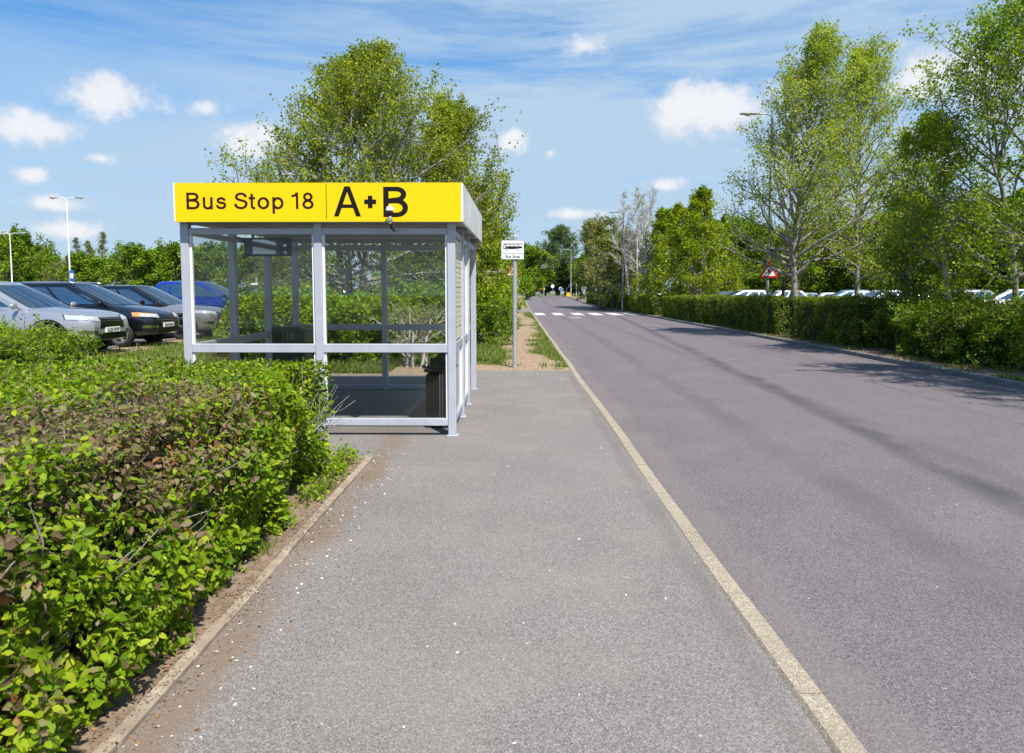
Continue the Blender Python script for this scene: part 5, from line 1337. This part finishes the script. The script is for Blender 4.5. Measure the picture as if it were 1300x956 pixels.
# --- right side
Y = 60
w1 = grow(41, top_h(238, Y), 2.7, stems=5, r0=.15, start=.22, n1=84, n2=9, n3=6, prof=P_birch, rise_=(.75, 1.2), leaves=1.6, clump=.14, wob=.07, bare=.72, sep=1.2, l2=.5, tw=2.0, stem_h=(.85, 1.0))
put_tree('bare_birch', 'bare white stemmed birch clump standing behind the hedge', base_of(812, Y), w1, 'bark_white', 'leaf_brown', (.10, .07))
Y = 26.2
w1 = grow(42, top_h(74, Y), 4.3, stems=1, r0=.12, start=.21, n1=80, n2=9, n3=5, prof=lambda t: 1.0 - .66 * t, rise_=(.48, 1.05), leaves=8.5, clump=.24, wob=.12, toplean=.6, leaf_t=0, grav=.035, env=outline([(1.6, 2.4), (3.0, 3.4), (5.3, 3.7), (6.6, 2.9), (7.8, 2.0), (8.8, 1.8), (10.0, 1.4), (11.8, .3)], .55, 4, .4))
put_tree('airy_tree', 'tall airy pale barked tree whose trunk rises through the hedge', base_of(1014, Y), w1, 'bark_pale', 'leaf_birch', (.088, .064))
Y = 29.0
w1 = grow(43, top_h(64, Y), 4.3, stems=2, r0=.12, start=.18, n1=88, n2=9, n3=5, prof=lambda t: 1.0 - .66 * t, rise_=(.42, 1.05), leaves=8.5, clump=.24, wob=.12, toplean=.5, leaf_t=0, grav=.035, sep=.25, env=outline([(1.6, 2.4), (3.2, 3.3), (5.3, 3.9), (8.0, 3.4), (10.0, 2.0), (12.4, .3)], .8, 9, .5))
put_tree('airy_tree', 'second tall airy tree with a forked pale trunk, right of the one in the hedge', base_of(1088, Y), w1, 'bark_pale', 'leaf_birch', (.088, .064))
Y = 24.5
w1 = grow(47, top_h(245, Y), 1.9, stems=2, r0=.10, start=.2, n1=44, n2=7, n3=5, prof=P_round, rise_=(.3, 1.1), leaves=8, clump=.16, wob=.12, leaf_t=.05)
put_tree('airy_tree', 'shorter leafy tree filling the gap between the second airy tree and the leaning trunk', base_of(1150, Y), w1, 'bark_grey', 'leaf_birch', (.088, .064))
Y = 18.2
w1 = grow(44, top_h(150, Y), 1.7, stems=1, r0=.075, lean=(-.16, 0), toplean=-.5, start=.3, n1=40, n2=7, n3=5, prof=P_round, rise_=(.2, .9), leaves=9, clump=.15, wob=.13, leaf_t=.0)
put_tree('leaning_tree', 'slim tree with a pale trunk leaning left over the wild shrubs', base_of(1216, Y), w1, 'bark_pale', 'leaf_birch', (.078, .060))
Y = 17.0
w1 = grow(45, top_h(40, Y), 3.2, stems=2, r0=.10, start=.22, n1=70, n2=8, n3=5, prof=lambda t: .9 if t < .75 else .55, rise_=(.30, 1.05), leaves=10, clump=.19, wob=.13, leaf_t=.0, toplean=-.55)
put_tree('broadleaf_tree', 'tall open green tree at the right photo edge reaching highest into the sky', base_of(1306, Y), w1, 'bark_grey', 'leaf_bright', (.075, .058))
w1 = grow(49, 8.2, 2.7, stems=2, r0=.10, start=.22, n1=46, n2=7, n3=4, prof=P_round, rise_=(.2, 1.0), leaves=15, clump=.17, wob=.12, leaf_t=0)
put_tree('broadleaf_tree', 'tree just beyond the right photo edge whose shadow lies over the kerb', (11.0, 7.6, 0), w1, 'bark_grey', 'leaf_bright', (.08, .06))
w1 = grow(50, 7.4, 2.5, stems=2, r0=.09, start=.2, n1=46, n2=7, n3=4, prof=P_round, rise_=(.2, 1.0), leaves=15, clump=.17, wob=.12, leaf_t=0)
put_tree('broadleaf_tree', 'smaller tree beyond the right photo edge, set back behind the other', (10.6, 11.2, 0), w1, 'bark_grey', 'leaf_wood', (.08, .06))
Y = 20.5
w1 = grow(46, top_h(300, Y), 1.3, stems=4, r0=.05, start=.08, n1=52, n2=7, n3=5, prof=P_round, rise_=(.0, 1.0), leaves=14, clump=.14, wob=.15, leaf_t=0, sep=1.2)
put_tree('blossom_bush', 'hawthorn bush with patches of white blossom at the right end of the clipped hedge', base_of(1172, Y), w1, 'bark_grey', 'leaf_wood', (.072, .05), cat='bush', blossom=1500)
Y = 38
w1 = grow(48, top_h(285, Y), 2.1, stems=3, r0=.12, start=.22, n1=34, n2=7, n3=4, prof=P_round, rise_=(.2, 1.0), leaves=5, clump=.2, wob=.18, bare=.3)
put_tree('forked_tree', 'low dark forked tree just right of the red triangle sign', base_of(1001, Y), w1, 'bark_dark', 'leaf_olive', (.10, .07))
for k, (px, yy, py, sp, lm, lab) in enumerate([(1150, 19.0, 398, .85, 'leaf_box', 'low dense shrub between the hedge end and the leaning trunk'), (1185, 17.6, 400, .9, 'leaf_wood', 'green wild shrub directly below the blossom bush'), (1215, 16.4, 412, .8, 'leaf_box', 'low wild shrub at the foot of the leaning trunk'),
        (1246, 16.1, 405, .8, 'leaf_box', 'dark wild shrub between the two right hand trees'), (1276, 15.2, 425, .7, 'leaf_wood', 'fresh green wild shrub close to the far kerb near the photo edge'), (1305, 15.2, 402, .9, 'leaf_box', 'wild shrub at the right photo edge in front of the sky blue windscreen'), (1345, 14.0, 400, 1.0, 'leaf_wood', 'wild shrub cut by the right photo edge'),
        (1226, 20.0, 392, .9, 'leaf_brown', 'brownish wild shrub behind the leaning trunk')]):
    w1 = grow(60 + k, top_h(py, yy), sp, stems=6, r0=.024, start=.04, n1=62, n2=6, n3=4, prof=P_round, rise_=(.0, 1.0), leaves=12, clump=.13, wob=.17, leaf_t=0, sep=2.2)
    put_tree('wild_shrub', lab, base_of(px, yy), w1, 'bark_grey', lm, (.066, .046), cat='shrub', group='wild shrubs along the far kerb')

# --- clipped hedges
def hedge_points(x0f, x1f, y0, y1, h, dens, rng, jit=.06, bulge=.10, front=-1):
    """points over top, road face and ends of a hedge that follows the kerb; x0f/x1f(y)"""
    pts = []; nrm = []
    Ly = y1 - y0; wd = x1f(y0) - x0f(y0)
    for face, area in (('top', Ly * wd), ('l', Ly * h), ('r', Ly * h), ('a', wd * h), ('b', wd * h)):
        n = int(area * dens)
        u, v = rng.random(n), rng.random(n)
        for a, b in zip(u, v):
            if face == 'top': y = y0 + a * Ly; x = x0f(y) + b * wd; z = h; nv = (0, 0, 1)
            elif face == 'l': y = y0 + a * Ly; x = x0f(y); z = b * h; nv = (-1, 0, .12)
            elif face == 'r': y = y0 + a * Ly; x = x1f(y); z = b * h; nv = (1, 0, .12)
            elif face == 'a': y = y0; x = x0f(y) + a * wd; z = b * h; nv = (0, -1, .12)
            else: y = y1; x = x0f(y) + a * wd; z = b * h; nv = (0, 1, .12)
            pts.append((x, y, z)); nrm.append(nv)
    P_ = np.array(pts); Nv = np.array(nrm, float)
    # round the edges: pull corners in, then lumps and jitter along the normal
    nzv = np.array([mnoise.noise(Vector(p * 1.4)) * .7 + mnoise.noise(Vector(p * 4.1)) * .45 for p in P_])
    P_ = P_ + Nv * (nzv * bulge)[:, None] - Nv * (np.abs(rng.normal(size=len(P_))) * jit)[:, None]
    lowz = np.clip(1 - P_[:, 2] / h, 0, 1); P_[:, 2] = np.maximum(P_[:, 2], .03)
    return P_, Nv, nzv
def clipped_hedge(label, x0f, x1f, y0, y1, h, dens, leaf, leafm, seed, group, zoff=0.0, core=.16, val=(0, 1), bulge=.12):
    rng = np.random.default_rng(seed); ym = (y0 + y1) / 2
    P_, Nv, nzv = hedge_points(x0f, x1f, y0, y1, h, dens, rng, bulge=bulge)
    rz = np.array([rise(y) for y in P_[:, 1]]); P_[:, 2] += rz + zoff
    org = Vector(((x0f(ym) + x1f(ym)) / 2, ym, rise(ym) + zoff)); P_ -= np.array(org)
    n = len(P_); Lf = leaf[0] * rng.uniform(.6, 1.3, n); V, F = leaf_quads(P_, Lf, Lf * leaf[1] / leaf[0], rng, up=.35, outward=Nv, oamt=.7)
    t = empty('clipped_hedge', org); tag(t, label, 'hedge', group)
    v = np.clip(val[0] + (val[1] - val[0]) * (rng.random(n) * .7 + .3 + nzv * .5), 0, 1)
    quad_mesh('foliage', V, F, M[leafm], t, {'leaf': v})
    m = MB(); rows = []  # solid core added inside the foliage to block light coming through
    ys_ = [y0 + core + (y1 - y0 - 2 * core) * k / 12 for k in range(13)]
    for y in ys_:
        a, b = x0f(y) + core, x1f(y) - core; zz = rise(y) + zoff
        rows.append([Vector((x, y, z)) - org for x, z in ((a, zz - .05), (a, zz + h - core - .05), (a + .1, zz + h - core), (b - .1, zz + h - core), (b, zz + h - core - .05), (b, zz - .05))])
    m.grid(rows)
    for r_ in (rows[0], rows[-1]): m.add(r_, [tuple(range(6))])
    m.build('blocking_core', M['dark_core'], t); return t
HG = 'clipped hedge lengths along the far kerb'
fx = lambda y: XR(y) + .45
def hx(o, w_): return (lambda y: XR(y) + o, lambda y: XR(y) + o + w_)
for args in [('shaded hedge length nearest the blossom bush, right of the trunk', .75, 1.5, 20.2, 25.2, 1.42, 900, (.062, .042), 71), ('hedge length below the red triangle sign, left of the trunk', .62, 1.5, 26.2, 36.0, 1.40, 620, (.075, .05), 72),
             ('hedge length left of the triangle sign, below the bright pointed tree', .45, 1.5, 36.3, 47.0, 1.38, 430, (.09, .06), 73), ('hedge length below the bare birches, beyond the grass gap', .35, 1.6, 49.5, 66.0, 1.36, 260, (.12, .08), 74),
             ('farthest hedge length ending by the direction board', .35, 1.6, 66.5, 89.0, 1.30, 170, (.15, .10), 75)]:
    lab, o_, w_, y0, y1, h, dn, lf, sd = args; a, b = hx(o_, w_)
    clipped_hedge(lab, a, b, y0, y1, h, dn, lf, 'leaf_box', sd, HG, val=(.0, 1), bulge=.26)
for k, (px, yy) in enumerate([(842, 48.3)]):
    pass

# --- planting behind and left of the shelter
def shrub_mass(name, label, x, y, h, sp, seed, leafm, leaf, stems=7, n1=60, leaves=14, z=0, barkm='bark_grey', group=None, tone=(0, 1), **k):
    w_ = grow(seed, h, sp, stems=stems, r0=.03, start=.03, n1=n1, n2=6, n3=4, prof=P_round, rise_=(.0, .9), leaves=leaves, clump=.12, wob=.16, leaf_t=0, sep=k.get('sep', 3.0))
    return put_tree(name, label, (x, y, z), w_, barkm, leafm, leaf, group, cat='shrub', tone=tone)
GS = 'bright shrubs planted behind the shelter'
for k, (px, Yk, pyt, sp, lab) in enumerate([(428, 16.4, 388, .85, 'bright shrub behind the middle shelter post'), (462, 16.8, 389, .85, 'bright shrub left of the back middle post'), (497, 17.3, 391, .85, 'bright shrub right of the back middle post'),
                                           (392, 16.6, 386, .85, 'bright shrub above the green bin hood'), (345, 16.2, 382, .8, 'bright shrub right of the narrow blue panel'), (322, 17.2, 392, .6, 'low bright shrub below the narrow blue panel'), (362, 19.5, 378, .9, 'taller bright shrub behind the back left corner post')]):
    z = vh(X_at(px, Yk), Yk); shrub_mass('bright_shrub', lab, X_at(px, Yk), Yk, top_h(pyt, Yk, z), sp, 80 + k, 'leaf_bright', (.085, .062), z=z, group=GS, leaves=15)
for k, (px, Yk, pyt, sp, lab) in enumerate([(545, 20.5, 372, 1.1, 'green undergrowth shrub behind the right half of the back glass'), (585, 22.0, 374, 1.2, 'green undergrowth shrub behind the timetable side'), (500, 21.5, 378, 1.1, 'green undergrowth shrub at the foot of the big olive tree')]):
    shrub_mass('undergrowth_shrub', lab, X_at(px, Yk), Yk, top_h(pyt, Yk), sp, 95 + k, 'leaf_wood', (.085, .06), z=0, leaves=15)
w1 = grow(99, 1.15, .75, stems=7, r0=.035, start=.15, n1=40, n2=5, n3=4, prof=P_round, rise_=(.2, 1.0), leaves=3.0, clump=.10, wob=.17, leaf_t=.2, sep=1.6)
put_tree('twiggy_shrub', 'twiggy pale stemmed shrub seen through the lower back glass', base_of(527, 15.0), w1, 'bark_white', 'leaf_brown', (.055, .04), cat='shrub')
# foreground: the second, farther shrub on the left
w1 = grow(101, .92, .66, stems=12, r0=.016, start=.06, n1=150, n2=6, n3=4, prof=P_round, rise_=(.1, 1.0), leaves=12, clump=.08, wob=.17, leaf_t=0, sep=6)
put_tree('leafy_shrub', 'small leafed rounded shrub in front of the silver SUV', (X_at(14, 8.9), 8.9, .0), w1, 'bark_grey', 'leaf_hedge', (.040, .028), cat='shrub', tone=(.1, .95))

# --- the big foreground hedge
HX0, HX1, HY0, HY1, HH = -6.2, -1.68, -1.0, 6.15, 1.0
rng = np.random.default_rng(202)
pts, nrm = [], []
def hz_top(x, y): return HH + .05 * nz(x, y, .9, 1) + .035 * nz(x, y, 2.6, 7)
def shell(n, f):
    for _ in range(n):
        r_ = f(rng.random(), rng.random()); 
        if r_ is not None: pts.append(r_[0]); nrm.append(r_[1])
def f_top(a, b):
    y = HY0 + 1.2 + (HY1 - HY0 - 1.2) * a; x = HX0 + (HX1 - HX0) * b
    if x < -1.02 * y * .78 - 1.2: return None
    return (x, y, hz_top(x, y)), (0, 0, 1)
def f_face(a, b):
    y = HY0 + 1.4 + (HY1 - HY0 - 1.4) * a; z = HH * (b ** .85)
    bul = .13 * math.sin(PI * min(1, z / HH * .9 + .1)) + .15 * nz(y, z, 1.5, 31) + .10 * nz(y, z, 4.2, 8) - .24 * max(0, (z / HH - .72)) + .12 * max(0, .5 - z) * sstep(5.0, 4.2, y) - .25 * max(0, .10 - z)
    bul -= (.17 + .10 * max(0, .7 - z)) * sstep(4.2, 5.8, y) - .07 * nz(y, 3.0, .9, 44)
    return (HX1 + bul, y, z), (1, 0, .25)
def f_back(a, b):
    x = HX0 + (HX1 - HX0) * a; z = HH * b
    return (x, HY1 + .08 * nz(x, z, 2, 12) - .15 * max(0, z / HH - .75), z), (0, 1, .2)
shell(66000, f_top); shell(31000, f_face); shell(8500, f_back)
Pt = np.array(pts); Nv = np.array(nrm, float)
depth = np.abs(rng.normal(size=len(Pt))) * .075
hole = np.array([mnoise.noise(Vector((p[0] * 3.2, p[1] * 3.2, p[2] * 3.2))) for p in Pt])
Pt -= Nv * (depth + np.clip(hole - .02, 0, 1) * .34)[:, None]; Pt[:, 2] = np.maximum(Pt[:, 2], .03)
org = np.array((-3.5, 3.0, 0.0)); n = len(Pt)
big = np.clip(1.0 + .0 * Pt[:, 0], 0, 2)
Lf = (.036 + .007 * (Nv[:, 2] < .5)) * rng.uniform(.45, 1.4, n); V, T, k8 = leaf_folded(Pt - org, Lf, Lf * rng.uniform(.55, .72, n), rng, up=.42, outward=Nv, oamt=.45)
val = np.clip(rng.random(n) * .85 + .08 + .34 * hole, 0, 1)
# browned patch: the shoots nearest the camera on the top and along the upper face
pn = np.array([mnoise.noise(Vector((p[0] * 1.1 + 9, p[1] * 1.1, p[2] * 1.1))) * .9 + mnoise.noise(Vector((p[0] * 3.7, p[1] * 3.7 + 4, p[2] * 3.7))) * .5 for p in Pt])
zone = np.array([sstep(5.1, 3.9, y) * (sstep(.45, .85, z)) for x, y, z in Pt])
pt_ = ((pn * 1.2 + zone * .92 - .80 + rng.normal(size=n) * .42) > .0).astype(float)
pt_ = np.maximum(pt_, (rng.random(n) < .035).astype(float))
fh = empty('foreground_hedge', tuple(org)); tag(fh, 'large clipped hedge with browned shoots filling the left foreground', 'hedge')
quad_mesh('foliage', V, T, M['leaf_hedge'], fh, {'leaf': np.repeat(val, k8), 'patch': np.repeat(pt_, k8)})
m = MB(); c_ = .24  # dark core added under the leaves to keep light from passing through
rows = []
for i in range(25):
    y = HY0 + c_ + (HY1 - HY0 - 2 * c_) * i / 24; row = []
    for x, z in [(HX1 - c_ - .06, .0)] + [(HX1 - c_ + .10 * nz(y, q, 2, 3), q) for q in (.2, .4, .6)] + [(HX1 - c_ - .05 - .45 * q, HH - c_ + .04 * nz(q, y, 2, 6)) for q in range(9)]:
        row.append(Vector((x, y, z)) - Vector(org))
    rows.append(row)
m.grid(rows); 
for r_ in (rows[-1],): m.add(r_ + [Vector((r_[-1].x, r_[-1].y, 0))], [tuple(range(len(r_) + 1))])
m.build('blocking_core', M['dark_core'], fh, smooth=True)
wd = Wood()
for i in range(420):
    y = rng.uniform(.6, HY1); b0 = np.array([HX1 - .34 + rng.uniform(-.15, .1), y, rng.uniform(0, .1)])
    l = limb(b0, (rng.uniform(.05, .75), rng.normal() * .45, 1.0), rng.uniform(.3, .95), 6, rng, .16, .05); wd.tube(l - org, np.linspace(rng.uniform(.004, .009), .002, 7), 4)
for i in range(900):
    y = rng.uniform(1.0, HY1); x = rng.uniform(-5.0, HX1); l = limb((x, y, HH - .22), (rng.normal() * .5, rng.normal() * .5, 1), rng.uniform(.15, .30), 3, rng, .15, .0); wd.tube(l - org, np.linspace(.004, .0016, 4), 3)
wd.build('twigs', M['bark_pale'], fh)

# weeds at the corner of the bed, leaf litter and bits on the path
def litter(name, n, f, size, mat, seed, kind='stuff', lift=.004, leafattr=False):
    rg_ = np.random.default_rng(seed); P_ = []
    while len(P_) < n:
        q = f(rg_)
        if q is not None: P_.append(q)
    P_ = np.array(P_); P_[:, 2] += lift; L_ = rg_.uniform(size[0], size[1], n)
    V, F = leaf_quads(P_, L_, L_ * rg_.uniform(.35, .8, n), rg_, up=3.5)
    o = quad_mesh(name, V, F, mat, attrs={'leaf': rg_.random(n)}); return tag(o, kind=kind)
def f_edge(r):
    y = r.uniform(1.2, 7.2); x = -1.40 + abs(r.normal()) * .20; return (x, y, .0) if x < .3 else None
def f_bed(r):
    y = r.uniform(1.0, 6.5); x = -1.48 - r.random() ** 1.5 * .6; return (x, y, .012 + .018 * nz(x, y, 2.5, 2) + .012 * nz(x, y, 9, 6))
def f_path(r): 
    y = 1.6 + 12 * r.random() ** 1.6; x = r.uniform(-1.35, 1.05); return (x, y, .0)
def f_road(r):
    y = 2.0 + 22 * r.random() ** 1.6; x = r.uniform(1.25, 8.6); return (x, y, -.1)
litter('pale_chippings', 420, lambda r: f_path(r) if r.random() < .4 else f_edge(r), (.006, .022), M['petal'], 5)
litter('dead_leaves', 1500, lambda r: f_bed(r) if r.random() < .85 else f_edge(r), (.010, .030), M['dead_leaf'], 6)
litter('road_chippings', 220, f_road, (.006, .020), M['petal'], 7)
def f_crumb(r):
    y = r.uniform(1.0, 6.6); x = -1.435 + r.normal() * .07 + .05 * nz(y, 1.0, 1.7, 5)
    if nz(x * 2, y, 1.9, 13) + .25 * r.normal() < .08: return None
    return (x, y, .024 if -1.465 < x < -1.405 else (.0 if x > -1.435 else .014))
litter('soil_crumbs', 3000, f_crumb, (.005, .016), M['soil'], 12)
def f_far(r):
    y = 12 + 14 * r.random(); return (XR(y) + .15 + r.random() * .7, y, .0)
litter('kerb_leaf_litter', 1500, f_far, (.03, .07), M['dead_leaf'], 8)
rg = np.random.default_rng(19); P_ = []
for cx, cy_, s, n_ in ((-1.62, 6.2, .15, 420), (-1.55, 5.75, .09, 200), (-1.60, 5.2, .10, 200), (-1.55, 4.5, .05, 60), (-1.62, 3.7, .06, 80)):
    q = rg.normal(size=(n_, 3)) * (s * .55, s * 1.3, .05); q[:, 2] = np.abs(q[:, 2]) + .02 + .10 * np.exp(-(q[:, 0] ** 2 + q[:, 1] ** 2) / s ** 2); P_.append(q + (cx, cy_, 0))
P_ = np.concatenate(P_); P_ = P_[P_[:, 0] < -1.44]
L_ = rg.uniform(.018, .05, len(P_)); V, F = leaf_quads(P_, L_, L_ * .5, rg, up=.5)
tag(quad_mesh('bed_weeds', V, F, M['leaf_bright'], attrs={'leaf': rg.random(len(P_))}), kind='stuff')
pts = []
for cx, cy_, s in ((-1.66, 6.1, .14), (-1.58, 5.4, .10), (-1.57, 4.1, .05)):
    for _ in range(int(500 * s / .15)): pts.append((cx + rg.normal() * s * .6, cy_ + rg.normal() * s * 1.6, .01))
blades('bed_grass', [p for p in pts if p[0] < -1.47], .02, .09, rg, .003)
# ------------------------------------------------------------------ sky, sun, clouds
SUN_EL, SUN_AZ = 56.0, 27.5                    # sun behind the camera, to its right
sun_from = Vector((math.sin(R(SUN_AZ)) * math.cos(R(SUN_EL)), -math.cos(R(SUN_AZ)) * math.cos(R(SUN_EL)), math.sin(R(SUN_EL))))
ld = bpy.data.lights.new('sun', 'SUN'); ld.energy = 4.9; ld.angle = R(.53); ld.color = (1, .945, .865)
lo = bpy.data.objects.new('sun', ld); COL.objects.link(lo); lo.location = sun_from * 60
lo.rotation_euler = (-sun_from).to_track_quat('-Z', 'Y').to_euler()
w = bpy.data.worlds.new('World'); scene.world = w; w.use_nodes = True
nt = w.node_tree; nt.nodes.clear(); L = nt.links
out = N(nt, 'ShaderNodeOutputWorld'); bg = N(nt, 'ShaderNodeBackground'); L.new(bg.outputs[0], out.inputs[0])
bg.inputs['Strength'].default_value = .098
sky = N(nt, 'ShaderNodeTexSky', sky_type='NISHITA'); sky.sun_disc = False; sky.sun_elevation = R(SUN_EL); sky.sun_rotation = R(180 - SUN_AZ)
sky.air_density = 1.0; sky.dust_density = .1; sky.ozone_density = 2.2
hs = N(nt, 'ShaderNodeHueSaturation'); hs.inputs['Saturation'].default_value = 1.32; hs.inputs['Value'].default_value = 1.0; tn = N(nt, 'ShaderNodeVectorMath', operation='MULTIPLY'); L.new(sky.outputs[0], tn.inputs[0]); tn.inputs[1].default_value = (.90, 1.06, 1.20); L.new(tn.outputs[0], hs.inputs['Color'])
tc = N(nt, 'ShaderNodeTexCoord'); DIR = tc.outputs['Generated']
def math_(op, a, b=None, c=None):
    n = N(nt, 'ShaderNodeMath', operation=op)
    for i, v in enumerate((a, b, c)):
        if v is None: continue
        if isinstance(v, (int, float)): n.inputs[i].default_value = v
        else: L.new(v, n.inputs[i])
    return n.outputs[0]
def dot_(v):
    n = N(nt, 'ShaderNodeVectorMath', operation='DOT_PRODUCT'); L.new(DIR, n.inputs[0]); n.inputs[1].default_value = v; return n.outputs['Value']
def mapr(v, a, b, c, d, smooth=True):
    n = N(nt, 'ShaderNodeMapRange'); 
    if smooth: n.interpolation_type = 'SMOOTHSTEP'
    for i, q in enumerate((a, b, c, d)): n.inputs[i + 1].default_value = q
    L.new(v, n.inputs[0]); return n.outputs[0]
def noise_(scale, detail=6, rough=.6, mapping=None, dist=0.0):
    n = N(nt, 'ShaderNodeTexNoise'); n.inputs['Scale'].default_value = scale; n.inputs['Detail'].default_value = detail; n.inputs['Roughness'].default_value = rough; n.inputs['Distortion'].default_value = dist
    if mapping:
        mp = N(nt, 'ShaderNodeMapping'); mp.inputs['Scale'].default_value = mapping[0]; mp.inputs['Rotation'].default_value = mapping[1]; L.new(DIR, mp.inputs[0]); L.new(mp.outputs[0], n.inputs['Vector'])
    else: L.new(DIR, n.inputs['Vector'])
    return n.outputs[0]
nA = noise_(17, 7, .58); nB = noise_(46, 5, .6)
nAB = math_('ADD', math_('MULTIPLY', math_('SUBTRACT', nA, .5), 2.3), math_('MULTIPLY', math_('SUBTRACT', nB, .5), .9))
# fair-weather clouds: (px, py, half width, half height, density) as directions in the sky
CL = [(138, 127, 55, 22, 1.0), (28, 160, 52, 22, 1.0), (42, 223, 24, 11, .75), (126, 201, 26, 10, .45), (262, 139, 34, 15, .6), (305, 178, 50, 26, .7), (340, 172, 26, 22, .7), (86, 292, 56, 16, .5), (20, 300, 34, 10, .4),
      (652, 181, 25, 19, .9), (698, 194, 22, 13, .45), (900, 140, 82, 34, 1.1), (742, 60, 60, 22, .42), (732, 271, 48, 10, .9), (845, 235, 34, 16, .55), (1230, 90, 80, 40, .8), (60, 258, 60, 14, .3), (930, 300, 60, 16, .4), (1120, 60, 50, 14, .3),
      (1600, 100, 150, 50, .9), (-300, 120, 150, 50, .9)]
tot = None
for px, py, sx, sy, den in CL:
    d = ray(px, py).normalized(); r_ = Vector((d.y, -d.x, 0)).normalized(); u = r_.cross(d).normalized()
    if u.z < 0: u = -u
    fw = r_.cross(u)
    rot = Matrix((r_, u, fw)).transposed()
    mp = N(nt, 'ShaderNodeMapping', vector_type='TEXTURE'); mp.inputs['Location'].default_value = d
    mp.inputs['Rotation'].default_value = rot.to_euler('XYZ'); mp.inputs['Scale'].default_value = (sx / F_PX, sy / F_PX, .35); L.new(DIR, mp.inputs[0])
    ln = N(nt, 'ShaderNodeVectorMath', operation='LENGTH'); L.new(mp.outputs[0], ln.inputs[0])
    mk = math_('MULTIPLY_ADD', ln.outputs['Value'], -1.0, 1.15 * (.45 + .55 * den))
    tot = mk if tot is None else math_('MAXIMUM', tot, mk)
cl_ = math_('MULTIPLY_ADD', nAB, 1.0, tot)
tot = mapr(cl_, .02, .68, 0, 1)
# high thin streaks
sep = N(nt, 'ShaderNodeSeparateXYZ'); L.new(DIR, sep.inputs[0])
nC = noise_(2.6, 8, .62, ((1.0, .7, 7.5), (R(4), R(7), 0)), .35); nD = noise_(1.5, 4, .5)
side = mapr(math_('ADD', sep.outputs[0], math_('MULTIPLY', math_('SUBTRACT', nD, .5), .8)), -.6, .10, .35, 1.0)
ci = math_('MULTIPLY', mapr(nC, .28, .66, .10, .86), side)
# thin veil thickening towards the horizon
hz = mapr(sep.outputs[2], .42, .0, .04, .90)
ci = math_('MINIMUM', math_('ADD', ci, hz), .96)
mi1 = N(nt, 'ShaderNodeMix', data_type='RGBA'); L.new(ci, mi1.inputs[0]); L.new(hs.outputs[0], mi1.inputs[6]); mi1.inputs[7].default_value = (3.45, 4.6, 5.85, 1)
mi2 = N(nt, 'ShaderNodeMix', data_type='RGBA'); L.new(math_('MULTIPLY', tot, .84), mi2.inputs[0]); L.new(mi1.outputs[2], mi2.inputs[6]); cc = N(nt, 'ShaderNodeMix', data_type='RGBA'); L.new(mapr(cl_, .15, .95, 0, 1), cc.inputs[0]); cc.inputs[6].default_value = (5.0, 5.45, 6.2, 1); cc.inputs[7].default_value = (6.7, 6.65, 6.75, 1); L.new(cc.outputs[2], mi2.inputs[7])
L.new(mi2.outputs[2], bg.inputs['Color'])
vs_ = scene.view_settings; vs_.view_transform = 'Standard'; vs_.look = 'None'; vs_.exposure = .55; vs_.gamma = 1; vs_.use_curve_mapping = False
scene.render.engine = 'CYCLES'
cy = scene.cycles; cy.max_bounces = 6; cy.diffuse_bounces = 2; cy.glossy_bounces = 3; cy.transmission_bounces = 4; cy.transparent_max_bounces = 16; cy.caustics_reflective = False; cy.caustics_refractive = False
cy.sample_clamp_indirect = 6
